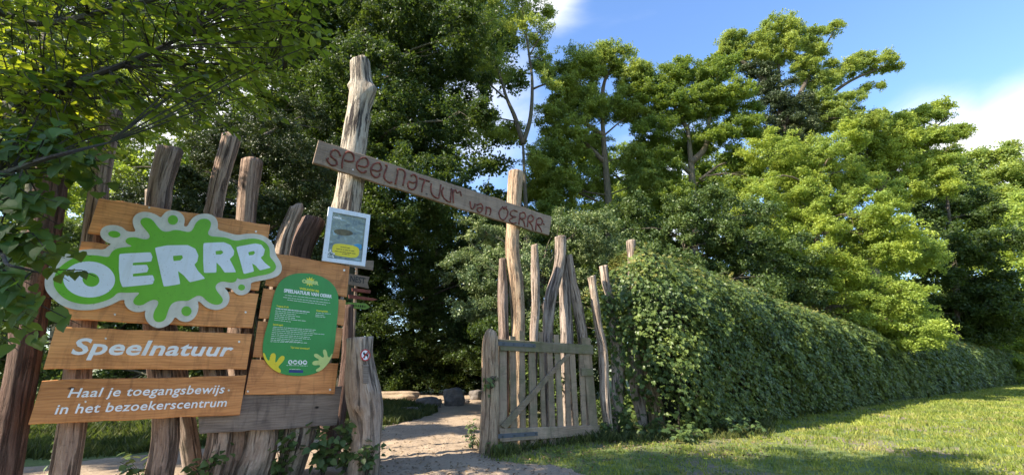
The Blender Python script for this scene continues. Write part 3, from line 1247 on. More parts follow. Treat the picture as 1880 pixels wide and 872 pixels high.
o = grass('grass', 230000, [(860, 905), (872, 838), (905, 838), (1000, 812), (1100, 800), (1230, 790), (1400, 765), (1600, 735), (1890, 700), (2050, 705), (1980, 960), (1200, 1000)], 0.05, 'grass')
tag(o, 'sunlit green lawn grass beside the hedge and bare sand', 'grass', kind='stuff')
o = grass('wild_grass', 36000, [(-150, 850), (-60, 770), (100, 760), (420, 762), (640, 755), (640, 800), (330, 824), (160, 842)], 0.13, 'grass_wild', 0.007)
tag(o, 'taller wild grass behind the left hand signboards', 'grass', kind='stuff')
o = grass('wild_grass', 9000, [(690, 780), (690, 742), (740, 738), (800, 745), (805, 757), (775, 768), (722, 781)], 0.11, 'grass_wild', 0.010)
tag(o, 'dark grass patch beside the flat rocks on the path', 'grass', kind='stuff')
o = grass('wild_grass', 16000, [(868, 862), (860, 790), (1000, 780), (1240, 775), (1420, 768), (1420, 800), (1240, 812), (1100, 815), (1000, 822), (930, 842)], 0.13, 'grass_wild', 0.007)
tag(o, 'long rough grass growing under the gate and hedge foot', 'grass', kind='stuff')


def pebbles():
    n = 2600
    X = rng.uniform(-4, 5, n)
    Y = rng.uniform(4, 14, n)
    ok = sand_field(X, Y) > -0.1
    X, Y = X[ok], Y[ok]
    k = len(X)
    s = rng.uniform(0.005, 0.02, k) * rng.uniform(0.5, 1.4, k)
    T = np.array([(1, 0, 0), (0.3, 0.9, 0), (-0.8, 0.5, 0), (-0.7, -0.6, 0), (0.4, -0.9, 0), (0.1, 0.0, 0.7)])
    V = T[None] * s[:, None, None] + np.stack([X, Y, np.full(k, 0.02)], 1)[:, None, :]
    fs = [(0, 1, 5), (1, 2, 5), (2, 3, 5), (3, 4, 5), (4, 0, 5)]
    L = (np.array(fs).ravel()[None] + (np.arange(k) * 6)[:, None]).ravel()
    me = mesh_fast('pebbles', V.reshape(-1, 3), L, np.arange(5 * k) * 3, np.full(5 * k, 3))
    tag(put('pebbles', me, M['rock']), 'small pebbles scattered over the sandy path', 'pebbles', kind='stuff')


pebbles()


def litter():
    n = 2500
    pts = []
    for _ in range(n):
        if random.random() < 0.45:
            p = ground(random.uniform(880, 1420), random.uniform(795, 850))
        else:
            p = ground(random.uniform(680, 1100), random.uniform(770, 900))
        pts.append((p.x, p.y, 0.025 + random.random() * 0.02))
    C = np.array(pts)
    me = leaves_mesh('leaf_litter', C, rng.uniform(0.02, 0.055, n), 2.0)
    tag(put('leaf_litter', me, M['litter']), 'dry brown leaf litter strewn around the gate and sand', 'leaf litter', kind='stuff')


litter()


def clover():
    C = []
    for _ in range(70):
        g0 = ground(random.uniform(980, 1870), random.uniform(790, 885))
        for _ in range(45):
            C.append((g0.x + random.gauss(0, 0.13), g0.y + random.gauss(0, 0.13), 0.035 + random.random() * 0.03))
    C = np.array(C)
    C = C[sand_field(C[:, 0], C[:, 1]) < -0.02]
    me = leaves_mesh('clover', C, rng.uniform(0.014, 0.034, len(C)), 2.0, aspect=0.95)
    tag(put('clover', me, M['lf_shrub']), 'darker clover patches growing through the lawn', 'clover', kind='stuff')


clover()


def boulder(name, label, px, py, w, h, dep, seed, mat='rock'):
    g = ground(px, py)
    s = axd(g) / F
    W, H = w * s, h * s
    bm = bmesh.new()
    bmesh.ops.create_icosphere(bm, subdivisions=4, radius=1)
    for v in bm.verts:
        p = v.co.copy()
        # angular block: push towards a rounded box, then roughen
        m = max(abs(p.x), abs(p.y), abs(p.z))
        p = p.lerp(p / m * 0.85, 0.55)
        d = 1 + 0.22 * mnoise.noise(p * 1.3 + Vector((seed * 9.1, 0, 0))) + 0.07 * mnoise.noise(p * 4 + Vector((seed, 0, 0)))
        v.co = Vector((p.x * W / 2 * d, p.y * dep / 2 * d, p.z * H / 2 * d * 1.1))
    me = bpy.data.meshes.new(name)
    bm.to_mesh(me)
    bm.free()
    me.polygons.foreach_set('use_smooth', [True] * len(me.polygons))
    o = put(name, me, M[mat], None, (g.x, g.y + dep / 2, H * 0.42))
    o.rotation_euler = (0, 0, seed)
    return tag(o, label, 'rock', 'rocks lying along the path behind the gateway')


boulder('boulder', 'big dark block of rock at the far end of the path', 829, 747, 42, 36, 0.7, 0.3)
boulder('boulder', 'rounded boulder just behind the short gate post', 874, 735, 26, 20, 0.6, 1.1)
boulder('boulder', 'low rock slab left of the big dark block', 783, 750, 52, 20, 0.8, 2.2)
boulder('boulder', 'long pale flat stone ledge beside the opening post', 728, 736, 86, 18, 1.0, 0.05, 'sand')
boulder('boulder', 'small stone in the grass patch near the opening post', 752, 757, 40, 9, 0.5, 0.5)
boulder('boulder', 'small flat stone between the two dark boulders', 850, 742, 22, 8, 0.5, 1.7)

# ================================================================ palisade posts, left of the opening
GL = 'upright log posts carrying the signboards'
log('log_post', 'thick dark log post at the far left behind the heart leaves', 'post', [(120, 172, 30), (99, 300, 32), (54, 600, 30), (30, 740, 31), (6, 872, 32)], -0.05, 'log_dark', 1, 1.0, GL)
log('log_post', 'leaning log post with pale reddish top above the top left plank corner', 'post', [(206, 206, 20), (184, 335, 19), (157, 560, 25), (132, 780, 26), (118, 872, 27)], 0.0, 'log_red', 2, 1.0, GL)
log('log_post', 'short brown flat-topped log right of the tiny stub behind the signboard', 'post', [(313, 276, 25), (291, 372, 23), (288, 560, 24), (304, 780, 25), (292, 872, 26)], -0.05, 'log_red', 3, 1.0, GL)
log('log_post', 'tiny pale log stub just showing over the top plank', 'post', [(283, 349, 16), (285, 480, 15), (330, 700, 17), (356, 872, 18)], -0.4, 'log_grey', 4, 0.8, GL)
log('log_post', 'slim slanting log post with worn top, tallest over the signboard middle', 'post', [(426, 250, 18), (392, 392, 17), (388, 600, 20), (405, 775, 22), (386, 872, 24)], -0.02, 'log_red', 5, 1.0, GL)
log('log_post', 'grey brown log post at the right end of the top orange plank', 'post', [(463, 296, 20), (452, 400, 19), (442, 600, 23), (436, 790, 25), (420, 872, 27)], -0.22, 'log_red', 6, 1.1, GL)
log('log_post', 'cracked silver grey log leaning between the two signboards', 'post', [(544, 382, 13), (516, 462, 16), (500, 620, 22), (482, 800, 30), (462, 872, 33)], -0.1, 'log_grey', 7, 1.6, GL, 0.5)
log('log_post', 'brown bored log post left of the framed poster', 'post', [(576, 404, 21), (550, 478, 22), (560, 640, 20), (606, 780, 18), (592, 872, 18)], -0.3, 'log_dark', 8, 1.2, GL)
log('log_post', 'tall bleached knobbly main post carrying the left end of the carved beam', 'post',
    [(662, 114, 18), (663, 145, 19.5), (664, 165, 22.5), (662, 183, 23.5), (658, 206, 21), (650, 270, 23), (636, 385, 25), (601, 560, 26), (572, 690, 29), (550, 792, 30), (532, 872, 24)], -0.08, 'log_bleached', 9, 1.0, 'tall posts carrying the carved beam', seg=40, knots=((0.915, -0.3, 2.2), (0.925, 3.7, 1.6), (0.90, -0.5, 1.2), (0.72, -1.9, 0.8)))
log('log_post', 'thin dark leaning stake right of the information panel', 'post', [(640, 560, 9), (636, 660, 10), (622, 780, 11), (606, 872, 12)], -0.5, 'log_dark', 10, 0.7, GL)
N_PATH = [(661, 619, 25), (661, 650, 25), (664, 694, 29.5), (669, 728, 31), (673, 757, 30), (673.5, 787, 28), (671, 818, 27), (667, 872, 28.5)]
NP = log('log_post', 'stout knotted log post with the no dogs sign left of the path', 'post', N_PATH, 0.40, 'log_grey', 11, 1.0, None, 0.02, seg=44, knots=((0.55, -1.6, 1.8), (0.62, -0.9, 1.2), (0.3, -0.6, 1.0)))

# ================================================================ right of the opening
GR = 'upright log posts behind and beside the gate'
log('gate_post', 'thick round-topped orange grey gate post carrying the hinges', 'post', [(906, 611, 9), (902, 617, 14), (900, 640, 16), (900, 700, 16), (899, 770, 16.5), (896, 834, 17.5)], 0.13, 'log_tan', 21, 1.1, None, 0.1, seg=36)
log('log_post', 'reddish nubbly log directly left of the tall tan post', 'post', [(922.5, 475, 6), (923, 546, 9.5), (925, 617, 9.5), (926, 790, 10)], -0.12, 'log_red', 22, 1.0, GR)
log('log_post', 'tall tan peeled post carrying the right end of the carved beam', 'post', [(947.5, 317, 13.5), (945, 350, 13.5), (943, 400, 12.5), (940, 440, 12.6), (942, 470, 13.5), (947.5, 521, 13.4), (950.5, 571, 12.8), (951, 620, 12.8), (952, 790, 13)], -0.02, 'log_tan', 23, 1.0, 'tall posts carrying the carved beam', seg=36)
log('log_post', 'slim log with burnt dark band and pale splintered tip', 'post', [(981, 450, 6), (982, 480, 7.5), (983, 520, 8.3), (983, 570, 8), (980, 620, 7.5), (978, 790, 8)], -0.2, 'log_grey', 24, 1.2, GR, 0.3)
log('log_post', 'tallest bent grey log curving over behind the gate middle', 'post', [(1029, 435, 10.5), (1029, 465, 10), (1024, 500, 10), (1011, 545, 10.5), (1007, 584, 10), (1005.5, 627, 9), (1003, 790, 9.5)], -0.2, 'log_grey', 25, 1.1, GR, seg=32)
log('log_post', 'straight grooved log leaning against the bent grey log', 'post', [(1033, 470, 6), (1036, 500, 8.5), (1037.5, 546, 10.7), (1041, 627, 12.3), (1047, 790, 12)], -0.32, 'log_grey', 26, 1.1, GR)
log('log_post', 'slanting log right of the bent pair, ending at the gate latch', 'post', [(1045, 468, 5.5), (1052, 521, 8), (1061.5, 571, 9.5), (1070.5, 627, 9.2), (1080, 790, 9.5)], -0.2, 'log_grey', 27, 1.1, GR)
log('log_post', 'crooked thin log with white chopped tip beside the open gate edge', 'post', [(1085.5, 507, 8.5), (1088, 525, 7.5), (1091, 546, 7.5), (1098, 596, 8), (1107, 645, 9), (1112, 743, 9), (1121, 800, 6.5)], 0.05, 'log_grey', 28, 1.4, GR, 0.3, cutmat='cut')
log('log_post', 'leaning grey log half wrapped in ivy, second from the gate edge', 'post', [(1108, 488, 8), (1113, 521, 7.5), (1124, 564, 8), (1134, 654, 12), (1134, 743, 11), (1133, 795, 10)], -0.1, 'log_grey', 29, 1.1, GR)
log('log_post', 'grey log whose tip sticks up out of the hedge end', 'post', [(1158, 442, 8.3), (1160, 488, 8), (1163, 600, 10), (1168, 700, 13), (1180, 775, 9)], 0.0, 'log_grey', 30, 1.0, GR)
log('log_post', 'tan leaning stump at the foot of the hedge end', 'post', [(1172, 600, 9), (1188, 690, 11), (1203, 743, 14.5), (1208, 790, 14)], 0.1, 'log_tan', 31, 1.0, GR)


# ================================================================ signboards
def screw(parent, pts, off, r=2.0):
    for p in pts:
        B = Build()
        prism(B, [ellipse(p[0], p[1], r * 1.0, r)[::4]], off - 0.004, off + 0.004)
        B.link('screw', M['screw'], parent)


c1 = onp(250, 780, 0.2)
s1 = thing('wooden_signboard', 'large orange plank signboard with green splash logo and white carved lettering', 'signboard', (c1.x, c1.y, 0))
planks = {}
for key, q in [('a', [(182, 363), (496, 414), (488, 468), (161, 428)]), ('b', [(150, 442), (484, 485), (475, 533), (131, 513)]),
               ('c', [(128, 525), (475, 538), (463, 602.5), (109.5, 585)]), ('d', [(102, 600), (463, 613), (452.5, 678), (79.5, 677)]),
               ('e', [(77, 698), (452.5, 689), (440, 761), (51.5, 779)])]:
    B = Build()
    slab(B, q, 0.195, 0.235, 1.0, 14)
    planks[key] = B.link('plank', M['orange'], s1)
screw(planks['a'], [(274, 381), (470, 425)], 0.236)
screw(planks['c'], [(211, 577), (451, 573)], 0.236)
screw(planks['d'], [(194, 621), (439, 627)], 0.236)
screw(planks['e'], [(157, 737), (420, 716)], 0.236)

# pixel readings of the logo outline, taken in two enlarged views
CA = crop(70, 370, 3.633)
CB = crop(290, 370, 3.633)
outer = CA([(42, 560), (45, 500), (70, 430), (120, 385), (190, 345), (280, 322), (370, 316), (440, 322), (468, 297), (490, 282), (452, 268), (420, 240), (411, 205), (430, 172), (470, 157), (520, 157), (565, 172), (592, 201), (655, 202), (638, 170), (628, 130), (640, 95), (680, 70), (730, 68), (780, 83), (818, 108)]) + \
    CB([(28, 95), (55, 65), (95, 57), (140, 66), (170, 92), (181, 125), (170, 165), (195, 168), (210, 135), (240, 100), (290, 80), (350, 83), (387, 108), (402, 145), (396, 188), (440, 200), (530, 226), (580, 215), (650, 213), (710, 228), (752, 260), (777, 300), (787, 358), (817, 400), (829, 440), (818, 482), (780, 506), (720, 521), (640, 534), (618, 545), (621, 580), (600, 612), (555, 627), (515, 613), (493, 578), (438, 570), (465, 595), (481, 640), (465, 692), (420, 719), (370, 723), (320, 706), (285, 672), (265, 660), (273, 710), (255, 762), (220, 796), (180, 804), (140, 791), (114, 765), (95, 800), (60, 830), (10, 844)]) + \
    CA([(775, 838), (738, 815), (715, 780), (711, 740), (720, 722), (690, 736), (640, 736), (593, 711), (574, 675), (578, 653), (545, 657), (480, 692), (400, 716), (320, 726), (230, 719), (150, 690), (90, 640), (55, 600)])
splat = CA([(98, 550), (112, 480), (150, 430), (220, 382), (300, 357), (390, 357), (472, 374), (484, 345), (510, 318), (560, 305), (636, 300), (592, 281), (580, 260), (600, 240), (650, 237), (700, 252), (736, 251), (749, 226), (705, 175), (679, 140), (689, 115), (725, 105), (765, 122), (798, 170), (830, 200)]) + \
    CB([(75, 201), (110, 187), (160, 195), (212, 206), (236, 183), (252, 142), (285, 115), (330, 114), (357, 140), (348, 180), (331, 208), (345, 231), (400, 235), (460, 240), (515, 265), (580, 250), (650, 245), (705, 262), (740, 298), (748, 340), (744, 368), (775, 400), (791, 435), (775, 466), (730, 486), (660, 496), (580, 516), (545, 519), (527, 506), (522, 535), (480, 541), (430, 530), (395, 545), (381, 570), (395, 600), (428, 638), (436, 662), (415, 686), (375, 688), (330, 667), (298, 632), (265, 624), (230, 645), (200, 663), (150, 660), (105, 670), (80, 695), (62, 745), (50, 785), (20, 804), (-15, 801)]) + \
    CA([(766, 775), (773, 730), (800, 690), (803, 662), (772, 651), (730, 668), (695, 692), (650, 691), (631, 668), (645, 640), (677, 612), (668, 604), (600, 608), (530, 604), (500, 640), (430, 668), (350, 686), (270, 681), (190, 657), (130, 608)])
B = Build()
prism(B, [chaikin(outer)], 0.240, 0.262)
plate = B.link('logo_plate', M['cream'], s1)
B = Build()
prism(B, [chaikin(splat)], 0.2622, 0.2655)
for c in (CA(ellipse(508, 218, 41, 22, 24, 0.12)), CB(ellipse(100, 123, 34, 32, 24)), CB(ellipse(558, 572, 23, 20, 20)), CB(ellipse(190, 730, 34, 33, 24))):
    prism(B, [c], 0.2622, 0.2655)
B.link('green_splash', M['green'], plate)


def letter(rings, nm='letter', mat='letter', par=None, o0=0.2657, o1=0.269):
    B = Build()
    prism(B, rings, o0, o1)
    return B.link(nm, M[mat], par or plate)


soft = lambda p: chaikin(chaikin(p, 1), 1)


def tightr(p, k=0.16):
    """rounds corners only slightly"""
    r = []
    for i in range(len(p)):
        a, b, c = Vector(p[i - 1]), Vector(p[i]), Vector(p[(i + 1) % len(p)])
        r += [tuple(b.lerp(a, k)), tuple(b.lerp(a, k * 0.25).lerp(b.lerp(c, k * 0.25), 0.5)), tuple(b.lerp(c, k))]
    return r


letter([CA(ellipse(340, 519, 173, 120, 44, 0.03)), CA(ellipse(352, 521, 57, 46, 24, 0.2))])
letter([CA(tightr([(540, 348), (750, 338), (763, 368), (755, 400), (632, 408), (630, 425), (725, 421), (736, 445), (728, 470), (632, 482), (632, 500), (765, 490), (776, 520), (765, 550), (562, 571), (546, 530), (538, 450)]))])
letter([CB(tightr([(-21, 308), (60, 292), (200, 290), (250, 315), (270, 360), (262, 400), (243, 420), (265, 460), (316, 513), (212, 538), (170, 490), (133, 462), (149, 550), (38, 567), (18, 480), (0, 400)])), CB(tightr([(100, 362), (160, 357), (167, 375), (150, 392), (104, 397)]))])
letter([CB(tightr([(302, 276), (440, 271), (485, 290), (509, 330), (505, 357), (478, 385), (500, 425), (521, 471), (445, 473), (415, 430), (390, 405), (390, 473), (307, 475), (302, 400)])), CB(tightr([(385, 330), (425, 325), (437, 340), (420, 353), (386, 353)]))])
letter([CB(tightr([(521, 302), (650, 279), (690, 288), (713, 320), (705, 357), (685, 374), (715, 410), (753, 440), (680, 459), (650, 425), (628, 412), (641, 466), (572, 483), (550, 400)])), CB(tightr([(602, 337), (640, 329), (648, 342), (635, 356), (607, 359)]))])

C3 = crop(40, 590, 4.273)
B = Build()
text_on(B, 'Speelnatuur', C3([(408, 126), (1672, 170), (1640, 306), (376, 302)]), 0.2395, 0.005, 0.18, 0.024, 1.04)
B.link('white_lettering', M['white'], planks['d'])
B = Build()
text_on(B, 'Haal je toegangsbewijs', C3([(376, 524), (1598, 494), (1583, 584), (350, 620)]), 0.2388, 0.004, 0.14, 0.012, 1.05)
B.link('white_lettering', M['white'], planks['e'])
B = Build()
text_on(B, 'in het bezoekerscentrum', C3([(272, 650), (1614, 600), (1606, 666), (256, 728)]), 0.2388, 0.004, 0.14, 0.012, 1.05)
B.link('white_lettering', M['white'], planks['e'])

c2 = onp(540, 720, 0.17)
s2 = thing('information_signboard', 'smaller orange plank board holding the rounded green information panel', 'signboard', (c2.x, c2.y, 0))
pl2 = []
for q in [[(497, 463), (642, 488), (636.7, 545), (487, 523.5)], [(484, 529), (635, 550.5), (630.7, 597), (475, 583.5)], [(474.5, 588.5), (629.5, 602), (622, 657.5), (464.5, 655.5)], [(462.5, 659), (621, 666.5), (614, 722.7), (449.5, 724.5)]]:
    B = Build()
    slab(B, q, 0.148, 0.180, 0.7, 8)
    pl2.append(B.link('plank', M['orange'], s2))
screw(pl2[0], [(632, 496)], 0.181)
screw(pl2[3], [(455, 718), (606, 715)], 0.181)
C4 = crop(470, 490, 4.15)
B = Build()
prism(B, [C4(chaikin([(250, 62), (330, 46), (420, 49), (500, 71), (570, 113), (617, 175), (631, 250), (624, 350), (611, 480), (597, 620), (572, 705), (520, 772), (450, 812), (370, 830), (270, 829), (180, 809), (108, 765), (63, 705), (48, 640), (58, 540), (88, 440), (103, 380), (118, 290), (142, 190), (180, 110)], 2))], 0.184, 0.196)
panel = B.link('information_panel', M['panelgreen'], s2)
OT = 0.1972
By, Bw, Bl, Bh, Bn = Build(), Build(), Build(), Build(), Build()


def panel_text(name, mat, *args):
    t = Build()
    text_on(t, *args)
    t.link(name, M[mat], panel)



panel_text('yellow_heading', 'yellow', 'WELKOM BIJ', C4([(332, 154), (480, 177), (477, 196), (329, 175)]), OT, 0.001, 0, 0.03)
panel_text('white_heading', 'white', 'SPEELNATUUR VAN OERRR', C4([(215, 164), (580, 212), (577, 238), (211, 193)]), OT, 0.001, 0, 0.045)
panel_text('yellow_heading', 'yellow', 'Toegang \u20ac1,50', C4([(157, 290), (249, 300), (248, 315), (156, 304)]), OT, 0.001, 0, 0.03)
panel_text('yellow_heading', 'yellow', 'Speelregels', C4([(130, 430), (207, 436), (206, 452), (128, 445)]), OT, 0.001, 0, 0.03)
panel_text('yellow_heading', 'yellow', 'Openingstijden', C4([(460, 325), (549, 333), (548, 348), (459, 340)]), OT, 0.001, 0, 0.03)
panel_text('yellow_heading', 'yellow', 'Tijd voor avontuur!', C4([(263, 604), (408, 613), (406, 632), (262, 623)]), OT, 0.001, 0, 0.03)


def printed_lines(B, cr, rows, w=3.4, off=OT, gap=5, word=(9, 34)):
    """rows of small print too fine to read: a thin bar per word"""
    for x0, y0, x1, y1 in rows:
        L = x1 - x0
        x = 0
        while x < L - 4:
            k = min(random.uniform(*word), L - x)
            ya = y0 + (y1 - y0) * x / L
            yb = y0 + (y1 - y0) * (x + k) / L
            prism(B, [cr([(x0 + x, ya - w / 2), (x0 + x + k, yb - w / 2), (x0 + x + k, yb + w / 2), (x0 + x, ya + w / 2)])], off - 0.001, off)
            x += k + gap


printed_lines(Bw, C4, [(220, 213, 558, 253), (208, 230, 565, 275), (240, 250, 533, 288)])
printed_lines(Bw, C4, [(150, 315, 408, 343)], 6, gap=4)
printed_lines(Bw, C4, [(148, 332, 388, 355), (147, 346, 305, 362), (145, 360, 342, 380), (143, 374, 300, 390), (141, 388, 378, 411), (140, 402, 265, 417),
                       (130, 455, 455, 480), (127, 468, 443, 492), (124, 482, 520, 513), (121, 497, 430, 520), (119, 511, 415, 536), (117, 525, 415, 549), (115, 540, 352, 560), (112, 553, 338, 572), (110, 567, 393, 578),
                       (457, 350, 568, 357), (454, 363, 520, 370), (452, 376, 530, 383), (232, 748, 392, 752), (255, 777, 338, 779)], 3.0)
for cx, cy in ((262, 724), (299, 725), (337, 726), (373, 726)):
    Bd = Build()
    prism(Bd, [C4(ellipse(cx, cy, 17, 17, 18))], OT - 0.001, OT)
    Bd.link('white_disc', M['white'], panel)
for q in ([(255, 716), (264, 712), (266, 724), (274, 734), (262, 735), (254, 728)], [(287, 726), (292, 718), (304, 720), (311, 716), (310, 728), (302, 732), (290, 733)], [(332, 714), (341, 713), (343, 726), (339, 738), (333, 737), (331, 726)], [(362, 726), (370, 718), (384, 720), (383, 729), (370, 733)]):
    Bi = Build()
    prism(Bi, [C4(q)], OT, OT + 0.0006)
    Bi.link('pictogram', M['panelgreen'], panel)
sun_pts = []
for i in range(22):
    a = 2 * PI * i / 22
    r = (46 if i % 2 == 0 else 25)
    sun_pts.append((412 + r * math.cos(a) * 0.95, 112 + r * math.sin(a) * 0.85))
prism(By, [C4(sun_pts)], OT - 0.001, OT)
panel_text('lime_heading', 'hand_l', 'OERRR', C4([(352, 91), (480, 111), (477, 139), (350, 121)]), OT + 0.0012, 0.001, 0, 0.075)
prism(Bn, [C4([(252, 782), (360, 785), (358, 806), (250, 803)])], OT - 0.001, OT)
prism(Bh, [C4(chaikin([(50, 652), (66, 655), (78, 690), (92, 712), (104, 710), (106, 680), (118, 658), (140, 654), (152, 672), (148, 705), (146, 728), (158, 722), (176, 690), (196, 674), (216, 678), (219, 698), (204, 722), (180, 746), (168, 762), (186, 778), (192, 797), (176, 808), (108, 765), (64, 705)], 2))], OT - 0.001, OT)
prism(Bl, [C4(chaikin([(586, 658), (574, 662), (566, 680), (556, 690), (545, 678), (540, 645), (528, 626), (512, 630), (510, 652), (520, 678), (512, 692), (494, 680), (468, 660), (446, 660), (440, 676), (456, 690), (480, 702), (478, 712), (450, 712), (430, 722), (430, 742), (450, 749), (480, 744), (492, 752), (480, 766), (460, 776), (455, 794), (480, 796), (520, 770), (571, 703)], 2))], OT - 0.001, OT)
By.link('yellow_splash', M['yellow'], panel)
Bw.link('small_print', M['white'], panel)['kind'] = 'stuff'
Bl.link('pale_lime_print', M['hand_l'], panel)
Bh.link('yellow_splash_print', M['hand_y'], panel)
Bn.link('navy_bar_print', M['navy'], panel)

B = Build()
slab(B, [(363, 733), (628, 708.5), (618, 780), (366, 797)], 0.105, 0.144, 1.3, 16)
o = B.link('weathered_plank', M['greyplank'], None, (onp(500, 760, 0.12).x, onp(500, 760, 0.12).y, 0))
tag(o, 'wide weathered grey plank nailed below the information board', 'plank')

# ---------------------------------------------------------------- framed poster on the main post
C7 = crop(585, 370, 3.964)
pq = C7([(75, 38), (378, 98), (338, 471), (25, 430)])
iq = C7([(103, 76), (347, 122), (313, 440), (64, 408)])
pc = onp(635, 435, 0.2)
po = thing('poster_frame', 'white framed poster with yellow text bubble on the bleached main post', 'poster', (pc.x, pc.y, pc.z - 0.4))
sides = [[pq[0], pq[1], iq[1], iq[0]], [pq[1], pq[2], iq[2], iq[1]], [pq[2], pq[3], iq[3], iq[2]], [pq[3], pq[0], iq[0], iq[3]]]
B = Build()
for s in sides:
    prism(B, [s], 0.186, 0.222)
B.link('frame', M['frame'], po)
B = Build()
prism(B, [pq], 0.180, 0.1855)
B.link('back_board', M['greyplank'], po)
B = Build()
prism(B, [iq], 0.1862, 0.200)
sheet_o = B.link('poster', M['poster'], po)
B = Build()
prism(B, [C7(chaikin([(118, 305), (200, 310), (280, 328), (297, 350), (292, 395), (265, 412), (180, 402), (110, 390), (97, 360), (100, 325)]))], 0.2002, 0.2012)
B.link('yellow_bubble', M['hand_y'], sheet_o)
B = Build()
printed_lines(B, C7, [(160, 330, 228, 340), (128, 343, 262, 362), (120, 360, 268, 380), (172, 380, 225, 386)], 4, 0.2020, 4)
B.link('small_print', M['black'], sheet_o)['kind'] = 'stuff'
B = Build()
text_on(B, 'OERRR', C7([(108, 105), (170, 117), (168, 132), (106, 121)]), 0.2012, 0.001, 0, 0.05)
B.link('white_heading', M['white'], sheet_o)
B = Build()
st = [(84, 348), (92, 372), (118, 378), (100, 390), (112, 408), (90, 398), (68, 400), (78, 382), (66, 366), (82, 368)]
for i in range(len(st)):
    a, b = Vector(st[i]), Vector(st[(i + 1) % len(st)])
    nn = Vector((-(b - a).y, (b - a).x)).normalized() * 2.2
    prism(B, [C7([tuple(a + nn), tuple(b + nn), tuple(b - nn), tuple(a - nn)])], 0.2252, 0.2262)
B.link('star_outline', M['white'], sheet_o)['kind'] = 'stuff'
B = Build()
prism(B, [C7(chaikin([(255, 315), (280, 306), (310, 312), (318, 335), (300, 352), (285, 330), (262, 325)]))], 0.2002, 0.2010)
B.link('blue_print', plain('blue_print', (0.05, 0.3, 0.55), 0.5), sheet_o)
B = Build()
for x0, y0, x1, y1, w in ((110, 215, 250, 235, 46), (120, 212, 235, 225, 24)):
    prism(B, [C7(ellipse((x0 + x1) / 2, (y0 + y1) / 2, (x1 - x0) / 2, w / 2, 20, 0.12))], 0.2002, 0.2002 + 0.0006 * (w < 30) + 0.0005)
B.link('brown_creature_print', plain('olive_brown_print', (0.13, 0.11, 0.05), 0.5, 0, 0.25), sheet_o)

# ---------------------------------------------------------------- carved beam
bc = onp(790, 345, 0.17)
bm_ = thing('beam_sign', 'long weathered plank spanning the two tall posts with twig lettering', 'sign', (bc.x, bc.y, bc.z))
B = Build()
slab(B, [(585.5, 257.5), (1013, 397.5), (1008, 432.8), (574.5, 299)], 0.140, 0.185, 0.9, 26)
B.link('plank', M['beam'], bm_)
C5 = crop(560, 250, 5.8125)
C6 = crop(780, 310, 6.229)
strokes = [
    [C5([(378, 215), (360, 170), (320, 147), (285, 165), (275, 205), (300, 235), (335, 265), (340, 300), (310, 315), (265, 300), (235, 250), (250, 238)])],
    [C5([(425, 190), (402, 250), (395, 345)]), C5([(425, 190), (455, 168), (500, 180), (522, 225), (515, 265), (470, 272), (420, 255)])],
    [C5([(565, 315), (640, 330), (675, 300), (665, 250), (635, 232), (590, 245), (555, 290), (555, 340), (590, 380), (630, 390), (655, 370)])],
    [C5([(715, 360), (780, 375), (815, 350), (805, 300), (775, 285), (730, 305), (705, 350), (710, 400), (750, 440), (790, 430), (800, 400)])],
    [C5([(855, 310), (875, 325), (845, 420), (860, 470), (900, 495), (930, 490)])],
    [C5([(990, 350), (985, 420), (965, 515)]), C5([(990, 350), (1040, 360), (1070, 395), (1060, 460), (1045, 530)])],
    [C5([(1130, 425), (1158, 410), (1192, 440), (1192, 490), (1185, 540), (1155, 568), (1115, 560), (1097, 520), (1110, 485), (1150, 500), (1190, 485)])],
    [C5([(1220, 448), (1280, 468), (1330, 485)]), C5([(1278, 470), (1255, 540), (1245, 598)])],
    [C6([(75, 170), (70, 240), (90, 300), (140, 335), (165, 325)]), C6([(185, 180), (175, 250), (160, 325)])],
    [C6([(215, 215), (195, 260), (210, 320), (250, 365), (290, 382)]), C6([(305, 225), (300, 300), (290, 382)])],
    [C6([(325, 240), (325, 392)]), C6([(325, 270), (350, 240), (370, 275), (405, 260), (418, 312)])],
    [C6([(520, 370), (525, 430), (545, 462), (570, 430), (576, 400)])],
    [C6([(595, 415), (640, 400), (662, 430), (655, 480), (620, 497), (600, 470), (615, 445), (655, 450)])],
    [C6([(700, 430), (705, 470), (695, 522)]), C6([(700, 440), (745, 450), (755, 480), (742, 532)])],
    [C6([(905, 440), (870, 460), (848, 510), (868, 570), (905, 582), (940, 540), (950, 490), (930, 455), (905, 440)]), C6([(885, 432), (910, 458), (934, 430)])],
    [C6([(1060, 490), (1010, 475), (980, 500), (985, 535), (1045, 550)]), C6([(1045, 550), (1000, 560), (968, 590), (1000, 622), (1047, 615)])],
    [C6([(1090, 510), (1075, 636)]), C6([(1090, 510), (1130, 500), (1152, 530), (1140, 565), (1090, 566)]), C6([(1090, 566), (1130, 600), (1147, 667)])],
    [C6([(1185, 545), (1174, 666)]), C6([(1185, 545), (1220, 530), (1242, 565), (1225, 600), (1184, 600)]), C6([(1184, 600), (1220, 640), (1237, 702)])],
    [C6([(1280, 580), (1267, 702)]), C6([(1280, 580), (1320, 560), (1347, 600), (1330, 636), (1283, 632)]), C6([(1283, 632), (1315, 670), (1337, 722)])],
    [C6([(1358, 630), (1364, 636)])],
]
for st in strokes:
    B = Build()
    for s in st:
        q = spline(s, max(4, 3 * len(s)))
        pts = [onp(x + random.uniform(-.25, .25), y + random.uniform(-.25, .25), 0.189) for x, y in q]
        tube(B, pts, [0.0135 * random.uniform(0.8, 1.25) for _ in pts], 6)
    B.link('twig_letter', M['twig'], bm_, smooth=True)
screw(bm_, C5([(512, 358), (770, 240)]), 0.186, 1.3)

